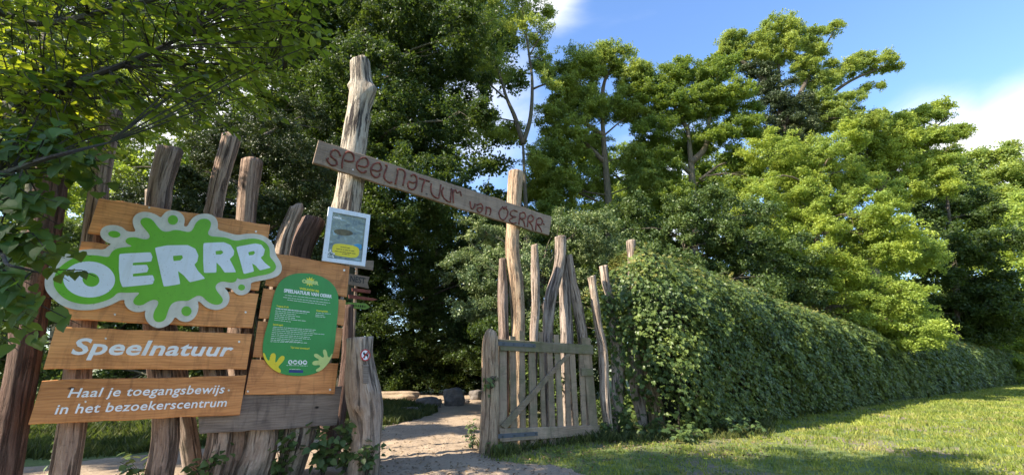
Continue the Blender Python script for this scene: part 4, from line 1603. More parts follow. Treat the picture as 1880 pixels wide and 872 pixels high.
# ---------------------------------------------------------------- no dogs sign on the stout post
C8 = crop(620, 600, 3.206)
nc = onp(671, 651, 0.40)
nr_ = 25 * axd(nc) / F
OF = 0.40 + nr_ + 0.035
nd = thing('no_dogs_sign', 'small round red ringed no dogs sign on the stout knotted post', 'sign', tuple(onp(671, 651, OF)))
B = Build()
prism(B, [C8(ellipse(163, 165, 28, 33, 30))], OF - 0.006, OF)
B.link('white_disc', M['white'], nd)
B = Build()
prism(B, [C8(ellipse(163, 165, 29.5, 35, 30)), C8(ellipse(163, 165, 23, 28, 30))], OF - 0.005, OF + 0.002)
B.link('red_ring', M['red'], nd)
B = Build()
prism(B, [C8([(150, 150), (157, 146), (160, 154), (176, 160), (180, 150), (183, 153), (181, 164), (180, 184), (175, 184), (174, 173), (163, 171), (161, 185), (156, 185), (155, 166), (149, 158)])], OF, OF + 0.0012)
B.link('dog_pictogram', M['black'], nd)
B = Build()
prism(B, [C8([(180, 139), (185, 145), (146, 191), (142, 186)])], OF + 0.0014, OF + 0.0026)
B.link('red_slash', M['red'], nd)
B = Build()
slab(B, C8([(149, 222), (182, 222), (182, 332), (149, 332)]), OF - 0.03, OF - 0.002, 0.2, 3)
o = B.link('wood_block', M['greyplank'], None, tuple(onp(671, 686, OF)))
tag(o, 'small grey wood block nailed under the no dogs sign', 'wood block')

# ---------------------------------------------------------------- pointer boards behind the information board
fo = onp(650, 560, -1.2)
sp_ = thing('pointer_signpost', 'thin stake with small hand painted pointer boards behind the information board', 'signpost', (fo.x, fo.y, 0))
B = Build()
tube(B, [onp(658, 392, -1.2), onp(655, 500, -1.2), onp(648, 620, -1.2), Vector((fo.x - 0.05, fo.y, -0.1))], [0.022, 0.026, 0.03, 0.03], 8)
B.link('stake', M['log_grey'], sp_)
FOFF = -1.16
for q, mt, nm in ([(240, 428), (402, 430), (397, 500), (228, 472)], 'fadedboard', 'grey_board'), ([(205, 520), (372, 548), (357, 590), (366, 633), (200, 598)], 'fadedboard', 'arrow_board'), \
        ([(245, 627), (382, 645), (376, 668), (245, 650)], 'redboard', 'red_board'), ([(220, 676), (396, 702), (430, 712), (396, 721), (222, 702)], 'redboard', 'red_board'), \
        ([(195, 730), (345, 741), (376, 768), (343, 785), (195, 770)], 'limeboard', 'green_arrow_board'):
    B = Build()
    prism(B, [C7(q)], FOFF, FOFF + 0.025)
    b_ = B.link(nm, M[mt], sp_)
    if nm == 'arrow_board':
        T = Build()
        text_on(T, 'NEST', C7([(232, 535), (342, 556), (338, 600), (228, 582)]), FOFF + 0.028, 0.002, 0, 0.02)
        T.link('dark_lettering', M['black'], b_)
    if nm == 'green_arrow_board':
        T = Build()
        printed_lines(T, C7, [(212, 752, 340, 763)], 14, FOFF + 0.027, 8, (6, 14))
        T.link('dark_marks', M['core'], b_)

# ---------------------------------------------------------------- the gate
CG = crop(870, 590, 3.488)
gc = onp(1000, 810, 0.12)
gate = thing('wooden_gate', 'open wooden slat gate with diagonal brace and metal strap hinges', 'gate', (gc.x, gc.y, 0))
slats = [[(166, 118), (209, 120), (213, 826), (161, 828)], [(231, 93), (268, 95), (281, 806), (241, 806)], [(290, 58), (321, 62), (334, 800), (301, 800)],
         [(352, 128), (391, 130), (413, 796), (365, 797)], [(415, 66), (440, 66), (467, 782), (441, 783)], [(468, 140), (502, 140), (528, 790), (489, 790)],
         [(517, 84), (546, 84), (579, 778), (545, 779)], [(580, 150), (608, 152), (629, 764), (598, 765)], [(610, 150), (645, 152), (677, 760), (648, 760)], [(672, 170), (698, 170), (728, 752), (699, 752)]]
for i, q in enumerate(slats):
    B = Build()
    d = random.uniform(-0.002, 0.002)
    plank_v(B, CG([(x + random.uniform(-1.5, 1.5), y) for x, y in q]), 0.100 + d, 0.1265 + d)
    B.link('slat', M['gatewood'], gate)
B = Build()
plank_v(B, CG([(690, 102), (745, 106), (803, 757), (752, 759)]), 0.098, 0.130)
B.link('end_post', M['gatewood'], gate)
B = Build()
slab(B, CG([(160, 112), (764, 152), (766, 210), (172, 186)]), 0.131, 0.160, 0.35, 8)
top = B.link('rail', M['gaterail'], gate)
B = Build()
slab(B, CG([(164, 686), (806, 661), (809, 722), (168, 773)]), 0.131, 0.162, 0.35, 8)
bot = B.link('rail', M['gatewood'], gate)
B = Build()
slab(B, CG([(172, 665), (600, 204), (625, 208), (210, 690)]), 0.1315, 0.1585, 0.2, 8)
B.link('brace', M['gatewood'], gate)
for q, bolts in (([(146, 126), (396, 143), (396, 166), (148, 153)], [(192, 141), (261, 146), (324, 150), (386, 154)]), ([(138, 720), (409, 704), (410, 729), (140, 749)], [(188, 735), (262, 730), (332, 723), (399, 716)])):
    B = Build()
    prism(B, [CG(q)], 0.163, 0.170)
    h = B.link('strap_hinge', M['metal'], gate)
    for p in bolts:
        B = Build()
        prism(B, [CG(ellipse(p[0], p[1], 6, 6, 10))], 0.170, 0.178)
        B.link('bolt', M['bolt'], h)
for pa, pb in (((142, 112), (142, 172)), ((140, 700), (140, 768))):
    B = Build()
    tube(B, [onp(*CG([pa])[0], 0.16), onp(*CG([pb])[0], 0.16)], [0.012, 0.012], 8)
    B.link('hinge_pin', M['bolt'], gate)
B = Build()
slab(B, CG([(690, 298), (765, 303), (766, 346), (692, 348)]), 0.132, 0.155, 0.2, 3)
B.link('latch_block', M['gaterail'], gate)

# ================================================================ hedge
HB = [ground(x, y) for x, y in [(1132, 796), (1235, 800), (1330, 788), (1450, 768), (1600, 742), (1740, 722), (1850, 707), (1930, 699)]]
HTpx = [(1108, 500), (1172, 458), (1300, 474), (1450, 522), (1600, 582), (1720, 612), (1820, 634), (1900, 648)]


def hedge():
    P = [Vector((p.x, p.y, 0)) for p in HB]
    # top height at each foot point, read where the sight line crosses the hedge's own depth
    T = []
    for p, (tx, ty) in zip(P, HTpx):
        a, b = raydir(tx, ty)
        T.append(HC + b * (p.y + 0.5))
    n = 200
    sp = spline([(p.x, p.y, t) for p, t in zip(P, T)], n)
    S = np.array(sp)
    d = np.diff(S[:, :2], axis=0)
    seg = np.hypot(d[:, 0], d[:, 1])
    cum = np.concatenate([[0], np.cumsum(seg)])
    L = cum[-1]
    tang = np.array(FU)[:2]
    root = thing('hedge', 'long tall clipped maple hedge running away beside the lawn', 'hedge', tuple(P[1]))

    def surf(s, v, inset=0.0):
        """s metres along, v 0..1 up the face then over the top (1..1.5)"""
        x = np.interp(s, cum, S[:, 0])
        y = np.interp(s, cum, S[:, 1])
        h = np.interp(s, cum, S[:, 2])
        dx = np.interp(s, (cum[:-1] + cum[1:]) / 2, d[:, 0] / seg)
        dy = np.interp(s, (cum[:-1] + cum[1:]) / 2, d[:, 1] / seg)
        nx, ny = dy, -dx
        vv = np.minimum(v, 1)
        bulge = 0.62 * np.sin((0.12 + 0.83 * np.clip(vv, 0, 1)) * PI) ** 0.8 - 0.1
        over = np.maximum(v - 1, 0)
        lump = 0.26 * wob(s, h * v * 2, 1.1, 1.0) + 0.15 * wob(s, v * 7, 2.9, 2.0)
        o = bulge + lump * (0.4 + 0.6 * vv) - inset - over * 2.2 - 0.75 * np.clip((vv - 0.7) / 0.3, 0, 1) ** 2
        z = vv * h * (1 - 0.02) + (0.16 * wob(s, s * 0.3, 0.9, 5) + 0.07 * wob(s, s, 2.7, 1)) * vv + 0.12 * np.sin(np.clip(over * 2, 0, 1) * PI / 2) - inset * 0.5 * vv
        return np.stack([x + nx * o, y + ny * o, z], -1), np.stack([nx, ny, np.zeros_like(nx)], -1)
    o0 = np.array(P[1])
    # view-stopping twig sheet, the hedge's inner shade put into its colour
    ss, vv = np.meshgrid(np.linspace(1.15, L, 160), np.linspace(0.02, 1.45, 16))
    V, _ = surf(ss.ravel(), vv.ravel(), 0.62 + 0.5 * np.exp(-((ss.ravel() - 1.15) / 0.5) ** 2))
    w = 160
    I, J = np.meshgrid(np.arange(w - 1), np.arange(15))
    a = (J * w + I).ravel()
    me = mesh_fast('shaded_inner_twigs', V - o0, np.stack([a, a + 1, a + w + 1, a + w], 1).ravel(), np.arange(len(a)) * 4, np.full(len(a), 4))
    put('shaded_inner_twigs', me, M['core'], root)

    def scatter(n, s0, s1, layer):
        s = s0 + (s1 - s0) * rng.random(n)
        v = rng.random(n) ** 0.9 * 1.42
        C, N = surf(s, v, layer * rng.normal(size=n) ** 2 - 0.04)
        C += rng.normal(size=(n, 3)) * 0.035
        nr = N + rng.normal(size=(n, 3)) * 0.5
        nr[:, 2] += 0.75 + np.maximum(v - 0.8, 0) * 3
        dr = N * 0.55 + rng.normal(size=(n, 3)) * 0.45
        dr[:, 2] -= 0.9
        return C, nr, dr, v
    from mathutils import Matrix as MX

    def eulers(nr, dr):
        nr = unit(nr)
        d_ = unit(dr - (dr * nr).sum(1, keepdims=True) * nr)
        s_ = np.cross(d_, nr)
        # columns s, d, n -> XYZ euler
        R20, R21, R22 = s_[:, 2], d_[:, 2], nr[:, 2]
        R10, R00 = s_[:, 1], s_[:, 0]
        return np.stack([np.arctan2(R21, R22), -np.arcsin(np.clip(R20, -1, 1)), np.arctan2(R10, R00)], 1)
    Nn = 66000
    C, nr, dr, v = scatter(Nn, 0.0, 11.0, 0.30)
    ok = (C[:, 2] > 0.03)
    # ragged left end, with the posts showing through at its foot
    dist_end = (C[:, 0] - P[0].x) * FU.x + (C[:, 1] - P[0].y) * FU.y
    need = np.clip(1.0 - C[:, 2] * 0.75, 0, 0.9) + 0.12 * rng.normal(size=Nn)
    ok &= dist_end > need
    ok &= C[:, 2] > 0.08 + 0.3 * np.clip(wob(C[:, 0], C[:, 0], 2.1, 1.0), 0, 1)
    # thin places where the inside shows
    ok &= (wob(C[:, 0] * 1.3, C[:, 2] * 1.3, 2.6, 3.0) + rng.uniform(-0.4, 1.7, Nn)) > -0.1
    C, nr, dr, v = C[ok], nr[ok], dr[ok], v[ok]
    size = rng.uniform(0.05, 0.125, len(C))
    tip = (v > 0.8) & (rng.random(len(C)) < np.clip((v - 0.78) * 1.6, 0, 0.65))
    camd = np.linalg.norm(C - np.array([0, 0, HC]), axis=1)
    order = np.argsort(camd - size * 30)
    single = np.zeros(len(C), bool)
    single[order[:len(order)][::6][:290]] = True
    for nm, sel, mt in (('foliage', ~single & ~tip, 'lf_hedge'), ('young_foliage', ~single & tip, 'lf_hedge_tip')):
        instancer(nm, C[sel] - o0, eulers(nr[sel], dr[sel]), size[sel], 'leaf', mt, root)
    lm = mesh_py('maple_leaf', MAPLE_V, MAPLE_F)
    lm.materials.append(M['lf_hedge'])
    for i in np.where(single)[0]:
        place_leaf(lm, C[i] - o0, size[i] * 1.1, nr[i], dr[i], root)
    for n, s0, s1, sz in ((42000, 10.8, 22.0, 0.12), (42000, 21.5, L, 0.19)):
        C, nr, dr, v = scatter(n, s0, s1, 0.18)
        tip = (v > 0.78) & (rng.random(n) < np.clip((v - 0.75) * 1.6, 0, 0.6))
        for sel, m2, nm2 in ((~tip, 'lf_hedge', 'foliage'), (tip, 'lf_hedge_tip', 'young_foliage')):
            instancer(nm2, C[sel] - o0, eulers(nr[sel], dr[sel]), sz * rng.uniform(0.5, 1.2, sel.sum()), 'leaf', m2, root)
    # woody stems at the foot
    B = Build()
    for k in range(26):
        s = np.array([random.uniform(1.3, 12)])
        q0, _n = surf(s, np.array([0.02]), random.uniform(0.12, 0.4))
        q1, _n = surf(s + random.uniform(-.3, .3), np.array([0.35]), random.uniform(0.1, 0.5))
        q0, q1 = q0[0], q1[0]
        q0[2] = -0.05
        tube(B, spline([q0, (q0 + q1) / 2 + rng.normal(size=3) * 0.06, q1], 6), [random.uniform(0.012, 0.03)] * 7, 6)
    tag(B.link('stems', M['bark'], root), kind='stuff')
    # long shoots standing out of the top
    B = Build()
    SC_, SN, SD = [], [], []
    for _ in range(170):
        s = np.array([random.uniform(0.3, 26)])
        q0, _n = surf(s, np.array([random.uniform(0.95, 1.2)]), 0.1)
        q0 = q0[0]
        h = random.uniform(0.12, 0.42)
        e = q0 + np.array([random.uniform(-.1, .1), random.uniform(-.1, .1), h])
        tube(B, [q0, (q0 + e) / 2 + rng.normal(size=3) * 0.015, e], [0.005, 0.004, 0.002], 3)
        for k in range(int(6 + h * 22)):
            t = random.uniform(0.1, 1)
            SC_.append(q0 + (e - q0) * t + rng.normal(size=3) * 0.02)
            g = rng.normal(size=3)
            SN.append(g * 0.5 + np.array([0, -.3, 1.0]))
            SD.append(rng.normal(size=3) + np.array([0, 0, -.2]))
    B.link('shoots', M['branch'], root)
    instancer('shoot_leaves', np.array(SC_) - o0, eulers(np.array(SN), np.array(SD)), rng.uniform(0.05, 0.10, len(SC_)), 'leaf', 'lf_hedge_tip', root)
    return root


def place_leaf(me, c, size, nrm, droop, parent, name='leaf'):
    nrm = Vector(nrm).normalized()
    d = Vector(droop)
    d = (d - nrm * d.dot(nrm)).normalized()
    s = d.cross(nrm)
    m = Matrix((s * size, d * size, nrm * size)).transposed().to_4x4()
    m.translation = Vector(c)
    o = bpy.data.objects.new(name, me)
    COL.objects.link(o)
    o.parent = parent
    o.matrix_basis = m
    return o


hedge()


# ================================================================ small plants
def leafy_plant(name, label, foot, h, spread, nst, nlf, lsize, mat='lf_shrub', tmpl='maple', cat='plant', group=None, lean=(0, 0)):
    root = thing(name, label, cat, tuple(foot), group)
    B = Build()
    C, nr, dr, sz = [], [], [], []
    for _ in range(nst):
        a = random.uniform(0, 2 * PI)
        r = spread * random.uniform(0.3, 1)
        e = Vector((math.cos(a) * r + lean[0], math.sin(a) * r + lean[1], h * random.uniform(0.5, 1)))
        m = Vector((e.x * 0.35, e.y * 0.35, e.z * 0.65))
        q = spline([(0, 0, -0.02), tuple(m), tuple(e)], 8)
        tube(B, [Vector(p) + Vector(foot) for p in q], [0.006 * (1 - i / 12) for i in range(9)], 4)
        for k in range(nlf):
            t = q[random.randint(2, 8)]
            g = rng.normal(size=3)
            C.append(np.array(t) + g * 0.03)
            n_ = g * 0.5
            n_[2] += 1.3
            n_[1] -= 0.4
            nr.append(n_)
            d_ = rng.normal(size=3)
            d_[2] = d_[2] * 0.3 - 0.4
            dr.append(d_)
            sz.append(lsize * random.uniform(0.6, 1.2))
    B.link('stem', M['branch'], root)
    tv, tf = (MAPLE_V, MAPLE_F) if tmpl == 'maple' else (HEART_V, HEART_F)
    me = template_leaves('leaves', tv, tf, np.array(C), np.array(sz), np.array(nr), np.array(dr))
    tag(put('leaves', me, M[mat], root), kind='stuff')
    return root


GP = 'leafy weeds along the foot of the posts'
for label, foot, h, sp, ns, nl, ls in [
    ('dark leafy weed at the foot of the stout knotted post', onp(672, 880, 0.62), 0.42, 0.22, 9, 12, 0.07),
    ('bramble tuft left of the stout knotted post base', onp(628, 905, 0.30), 0.55, 0.3, 10, 14, 0.085),
    ('bramble shoots under the right end of the grey plank', onp(585, 930, 0.25), 0.6, 0.3, 9, 13, 0.09),
    ('leafy bramble between the main post foot and brown log', onp(500, 950, 0.1), 0.55, 0.2, 7, 11, 0.08),
    ('leafy weed between the two middle log feet', onp(355, 985, 0.12), 0.45, 0.25, 7, 11, 0.075),
    ('yellow green sprig on the sand behind the far left posts', onp(60, 1010, -0.9), 0.55, 0.25, 7, 12, 0.07),
    ('low leafy weed at the bottom left edge of the logs', onp(235, 1010, 0.0), 0.38, 0.25, 6, 10, 0.08)]:
    f = Vector((foot.x, foot.y, 0))
    leafy_plant('leafy_weed', label, f, h, sp, ns, nl, ls, 'lf_shrub', 'heart', 'plant', GP)
for label, foot, h, sp, ns, nl, ls in [
    ('green sprig at the foot of the thick gate post, path side', ground(868, 826), 0.42, 0.16, 6, 9, 0.06),
    ('broad leafed weed under the lower gate hinge', ground(912, 836), 0.16, 0.1, 5, 5, 0.08),
    ('bushy ivy weed between gate edge and crooked log', ground(1110, 803), 0.35, 0.3, 9, 12, 0.08),
    ('dark ivy mound at the ivy wrapped log foot', ground(1150, 800), 0.55, 0.35, 12, 14, 0.09),
    ('leafy weed before the tan leaning stump', ground(1200, 806), 0.35, 0.35, 10, 12, 0.085),
    ('low leafy growth at the hedge foot right of the stump', ground(1265, 812), 0.3, 0.45, 12, 13, 0.085),
    ('spreading leafy growth further along the hedge foot', ground(1350, 800), 0.32, 0.6, 14, 14, 0.09)]:
    leafy_plant('leafy_weed', label, Vector((foot.x, foot.y, 0)), h, sp, ns, nl, ls, 'lf_shrub', 'maple', 'plant', GP)
f = onp(958, 800, -0.25)
leafy_plant('young_shrub', 'bright young shrub poking over the gate rail behind the slats', Vector((f.x, f.y, 0)), 1.85, 0.22, 9, 22, 0.085, 'lf_hedge', 'maple', 'shrub')
f = onp(1020, 800, -0.6)
leafy_plant('young_shrub', 'dark leafy shrub filling the gaps behind the gate slats', Vector((f.x, f.y, 0)), 1.6, 0.5, 14, 24, 0.085, 'lf_hedge', 'maple', 'shrub')
f = ground(1240, 792)
t = onp(1275, 470, 0)
leafy_plant('tall_weed', 'yellow green weed shoots rising above the near hedge top', Vector((f.x + 0.5, f.y + 0.7, 0)), 3.75, 0.55, 14, 30, 0.10, 'lf_bright', 'heart', 'plant')


def dandelion(label, foot):
    root = thing('dandelion', label, 'flower', tuple(foot))
    B = Build()
    tube(B, [foot, foot + Vector((0.01, 0, 0.07)), foot + Vector((0.0, -0.01, 0.12))], [0.003] * 3, 5)
    B.link('stem', M['lf_bright'], root)
    C = np.zeros((30, 3))
    an = np.linspace(0, 4 * PI, 30)
    rr = np.linspace(0.004, 0.022, 30)
    C[:, 0], C[:, 1], C[:, 2] = np.cos(an) * rr, np.sin(an) * rr - 0.01, 0.122
    me = leaves_mesh('petals', C, 0.02, 1.5, nrm=np.stack([np.cos(an) * .4, np.sin(an) * .4, np.ones(30)], 1))
    tag(put('petals', me, M['yellow'], root), kind='stuff')


dandelion('single yellow dandelion in the lawn near the bottom edge', ground(1297, 860))


def ivy(name, label, path, off, r, n, ls):
    q = spline([tuple(onp(x, y, off)) for x, y in path], 40)
    foot = Vector((q[-1][0], q[-1][1], 0))
    root = thing(name, label, 'ivy', tuple(foot))
    B = Build()
    for k in range(3):
        pts = [Vector(p) + Vector((math.cos(i * .4 + k * 2) * r * .7, math.sin(i * .4 + k * 2) * r * .7, 0)) for i, p in enumerate(q)]
        tube(B, pts, [0.007] * len(pts), 4)
    B.link('stem', M['branch'], root)
    Q = np.array(q)
    i = rng.integers(0, len(Q), n)
    g = rng.normal(size=(n, 3))
    g[:, 2] *= 0.3
    g = unit(g)
    C = Q[i] + g * r * rng.uniform(0.7, 1.6, (n, 1)) + rng.normal(size=(n, 3)) * 0.04
    C = C[C[:, 2] > 0.05]
    m = len(C)
    nr = g[:m] + np.array([0.3, -0.5, 0.5])
    dr = rng.normal(size=(m, 3)) * 0.4 + np.array([0, 0, -1])
    me = template_leaves('leaves', MAPLE_V, MAPLE_F, C - np.array(foot), ls * rng.uniform(0.6, 1.2, m), nr, dr)
    tag(put('leaves', me, M['lf_hedge'], root), kind='stuff')


ivy('ivy', 'ivy climbing the leaning grey log between gate and hedge', [(1116, 545), (1126, 600), (1136, 680), (1134, 795)], -0.02, 0.13, 520, 0.085)
ivy('ivy', 'ivy hanging over the log whose tip leaves the hedge', [(1162, 505), (1160, 560), (1172, 640), (1180, 700)], 0.05, 0.24, 900, 0.095)
ivy('ivy', 'small ivy sprig on the gate post by the first slat', [(906, 690), (903, 700), (900, 712)], 0.27, 0.06, 34, 0.07)


# ================================================================ big-leaved tree hanging in from the left
def near_tree():
    foot = Vector((-4.3, 1.55, 0))
    root = thing('overhanging_tree', 'big heart leaved tree hanging over the signboards from the left edge', 'tree', tuple(foot))
    B = Build()
    tr = [foot + Vector((0, 0, -0.2)), foot + Vector((0.15, 0.1, 1.2)), foot + Vector((0.1, 0.3, 2.6)), foot + Vector((0.4, 0.5, 4.2)), foot + Vector((0.7, 0.6, 6.0))]
    sp = spline([tuple(p) for p in tr], 20)
    tube(B, [Vector(p) for p in sp], [0.2 * (1 - 0.6 * i / 20) for i in range(21)], 12)
    B.link('trunk', M['bark'], root, smooth=True)
    B = Build()
    mains = [
        ([(-420, 520), (-60, 330), (90, 290), (200, 262)], 2.3, 0.022),
        ([(-420, 560), (-80, 470), (20, 488), (70, 500)], 2.15, 0.012),
        ([(-420, 430), (-60, 200), (140, 150), (330, 70), (430, -10)], 3.0, 0.03),
        ([(-420, 380), (0, 140), (200, 125), (420, 118), (520, 130)], 3.4, 0.022),
        ([(-420, 350), (40, 40), (240, 10), (480, -60)], 3.2, 0.035),
        ([(-420, 450), (-40, 250), (120, 190), (300, 175), (400, 200)], 3.6, 0.022),
        ([(-420, 600), (-120, 560), (0, 540), (60, 498)], 2.5, 0.014),
        ([(-300, 100), (100, -120), (300, -200), (600, -160)], 3.4, 0.03)]
    nodes = []
    for pl, D, r in mains:
        w = [tuple(at(x, y, D + 0.3 * math.sin(i * 2.1))) for i, (x, y) in enumerate(pl)]
        a = Vector(sp[min(19, max(4, int(3.2 * w[1][2])))])
        q = spline([tuple(a)] + w[1:], 30)
        tube(B, [Vector(p) for p in q], [r * (1.3 - 1.05 * i / 30) for i in range(31)], 6)
        nodes += [Vector(p) for p in q[6:]]
    # twigs
    reg1 = [(-80, 240), (70, 235), (140, 280), (165, 330), (130, 380), (84, 425), (30, 490), (22, 560), (0, 620), (-60, 610)]
    reg2 = [(-80, -60), (600, -60), (575, 20), (560, 100), (490, 165), (400, 235), (300, 240), (215, 225), (120, 300), (-60, 330)]
    twl = []
    def twigs(reg, n, d0, d1, nl, ls, droop):
        for _ in range(n):
            while True:
                x, y = random.uniform(-80, 600), random.uniform(-80, 650)
                if in_poly(x, y, reg):
                    break
            D = random.uniform(d0, d1)
            c = at(x, y, D)
            a = min(nodes, key=lambda p: (p - c).length + (0.8 if p.x > c.x else 0))
            if (a - c).length > 1.2:
                a = c + (a - c).normalized() * 1.0
            e = c + Vector((random.uniform(0.05, 0.35), random.uniform(-0.1, 0.15), random.uniform(-0.22, 0.08) * droop))
            q = spline([tuple(a), tuple(c + Vector((0, 0, 0.04))), tuple(e)], 10)
            tube(B, [Vector(p) for p in q], [0.006 * (1 - 0.7 * i / 10) for i in range(11)], 3)
            for k in range(nl):
                i = 2 + int(8 * (k + 0.5) / nl)
                i = min(10, i)
                p = np.array(q[i])
                td = np.array(q[i]) - np.array(q[i - 1])
                td /= max(1e-6, np.linalg.norm(td))
                side = np.cross(td, [0, 0, 1]) * (1 if k % 2 else -1)
                dr = td * 0.7 + side * 0.7 + np.array([0, 0, -0.35 - 0.5 * random.random()])
                nn = np.array([0.0, -0.2, 1.0]) + rng.normal(size=3) * 0.38 + side * 0.2
                twl.append((p + side * 0.01, ls * random.uniform(0.65, 1.2), nn, dr, D))
    twigs(reg1, 92, 2.1, 3.0, 8, 0.10, 0.6)
    nA = len(twl)
    twigs(reg2, 520, 2.5, 3.9, 9, 0.078, 1.0)
    twigs([(-80, 120), (120, 130), (250, 170), (180, 300), (60, 330), (-80, 330)], 70, 2.4, 3.3, 8, 0.09, 0.8)
    # the sprig that hangs over the logo
    spr = [at(60, 500, 2.5), at(115, 495, 2.5), at(150, 496, 2.5), at(176, 508, 2.5)]
    tube(B, spr, [0.004, 0.0035, 0.003, 0.0025], 4)
    spl = [((100, 495), (112, 512), 0.085), ((130, 497), (146, 517), 0.07), ((136, 500), (140, 532), 0.075), ((150, 498), (168, 512), 0.08), ((122, 497), (128, 520), 0.06), ((128, 470), (146, 478), 0.055), ((90, 496), (80, 520), 0.09)]
    for (bx, by), (tx, ty), ls in spl:
        b_, t_ = at(bx, by, 2.5), at(tx, ty, 2.46)
        twl.append((np.array(b_), ls * 0.8, np.array([0.3, -0.9, 0.55]) + rng.normal(size=3) * 0.2, np.array(t_ - b_), 1.5))
    # unseen foliage added above and left of the frame to shade the canopy
    up_ = [(Vector((-6.6, 0.0, 8.6)), (2.0, 1.9, 1.3)), (Vector((-5.2, -0.9, 7.4)), (1.4, 1.4, 1.0)), (Vector((-7.6, 1.0, 8.0)), (1.5, 1.4, 1.2)), (Vector((-5.6, 0.9, 9.0)), (1.5, 1.3, 1.0))]
    for cc, _r in up_:
        tube(B, spline([sp[16], tuple((Vector(sp[18]) + cc) / 2 + Vector((0, 0, 0.4))), tuple(cc)], 8), [0.07 * (1 - i / 10) for i in range(9)], 5)
    spray_crown('shade_crown', up_, 12000, 0.12, 'lf_mid', root, foot, 0.3, 0.2)
    B.link('branches', M['branch'], root)
    C = np.array([t[0] for t in twl]) - np.array(foot)
    S = np.array([t[1] for t in twl])
    NR = np.array([t[2] for t in twl])
    NR[:nA, 1] -= 0.75 + 0.4 * rng.random(nA)
    DR = np.array([t[3] for t in twl])
    DD = np.array([t[4] for t in twl])
    order = np.argsort(DD - S * 6)
    single = np.zeros(len(C), bool)
    single[order[:298]] = True
    tv2 = [(x * 0.86, y, z) for x, y, z in HEART_V]
    near = np.arange(len(C)) < nA
    for sel, mt, nm in ((~single & near, 'lf_near', 'foliage'), (~single & ~near, 'lf_canopy', 'canopy_foliage')):
        if sel.sum():
            me = template_leaves(nm, tv2, HEART_F, C[sel], S[sel], NR[sel], DR[sel])
            tag(put(nm, me, M[mt], root), kind='stuff')
    lms = []
    for k in range(3):
        lm = mesh_py('heart_leaf', [(x * (0.8 + 0.1 * k), y, z * (0.7 + 0.5 * k)) for x, y, z in HEART_V], HEART_F)
        lm.materials.append(M['lf_near'])
        lms.append(lm)
    for i in np.where(single)[0]:
        place_leaf(lms[i % 3], C[i], S[i], NR[i], DR[i], root)
    return root


near_tree()

# ================================================================ trees behind the fence
GT = 'trees standing behind the fence'
T = {}
# dense dark mass left and centre
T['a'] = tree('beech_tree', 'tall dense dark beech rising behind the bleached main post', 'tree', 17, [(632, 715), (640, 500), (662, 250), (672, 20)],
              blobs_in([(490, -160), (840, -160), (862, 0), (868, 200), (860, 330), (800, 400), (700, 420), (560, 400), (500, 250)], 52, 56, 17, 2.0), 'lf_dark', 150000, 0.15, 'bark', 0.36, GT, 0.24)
T['b'] = tree('beech_tree', 'dark beech left of the main post, seen under the overhanging leaves', 'tree', 20, [(330, 760), (345, 500), (360, 250), (370, 50)],
              blobs_in([(120, -140), (520, -160), (560, 100), (540, 330), (430, 420), (250, 430), (130, 300)], 66, 30, 20, 2.5), 'lf_mid', 62000, 0.17, 'bark', 0.34, GT, 0.22)
T['c'] = tree('yew_tree', 'dull brownish green conifer behind the cracked grey logs', 'tree', 12, [(470, 800), (468, 600), (465, 420), (462, 260)],
              blobs_in([(240, 330), (330, 300), (400, 250), (520, 160), (610, 230), (620, 420), (640, 600), (620, 690), (420, 700), (395, 520), (240, 500)], 44, 42, 12, 1.2), 'lf_yew', 95000, 0.085, 'bark', 0.22, GT, 0.3)
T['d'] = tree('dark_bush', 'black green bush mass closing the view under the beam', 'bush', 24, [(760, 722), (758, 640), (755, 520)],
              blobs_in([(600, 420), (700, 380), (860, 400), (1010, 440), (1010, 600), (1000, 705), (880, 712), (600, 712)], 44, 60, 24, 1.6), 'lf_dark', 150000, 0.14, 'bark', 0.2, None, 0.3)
T['d2'] = tree('dark_bush', 'low dark bush wall right behind the rocks', 'bush', 24, [(800, 722), (802, 700), (805, 680)],
               blobs_in([(600, 640), (1080, 640), (1100, 716), (600, 716)], 30, 34, 24, 0.8), 'lf_dark', 30000, 0.15, 'bark', 0.12, None, 0.3, branches=False)
T['e'] = tree('elder_bush', 'elder bush with pale leaves behind the right tall post', 'bush', 14, [(1000, 745), (998, 640), (995, 520)],
              blobs_in([(830, 420), (930, 380), (1060, 400), (1130, 440), (1120, 640), (1060, 680), (950, 640), (860, 560)], 38, 32, 14, 1.0), 'lf_pale', 46000, 0.09, 'bark', 0.12, None, 0.28)
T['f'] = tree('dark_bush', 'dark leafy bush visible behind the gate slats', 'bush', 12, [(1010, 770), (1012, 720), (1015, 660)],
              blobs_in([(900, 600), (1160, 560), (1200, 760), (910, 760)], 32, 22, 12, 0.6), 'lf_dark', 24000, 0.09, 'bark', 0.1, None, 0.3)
T['g'] = tree('dark_bush', 'dark undergrowth seen between the log feet on the left', 'bush', 13.5, [(200, 780), (205, 700), (210, 620)],
              blobs_in([(-260, 430), (420, 420), (640, 560), (640, 780), (380, 790), (0, 780), (-260, 790)], 60, 46, 13.5, 1.2), 'lf_shrub', 105000, 0.12, 'bark', 0.15, None, 0.3)
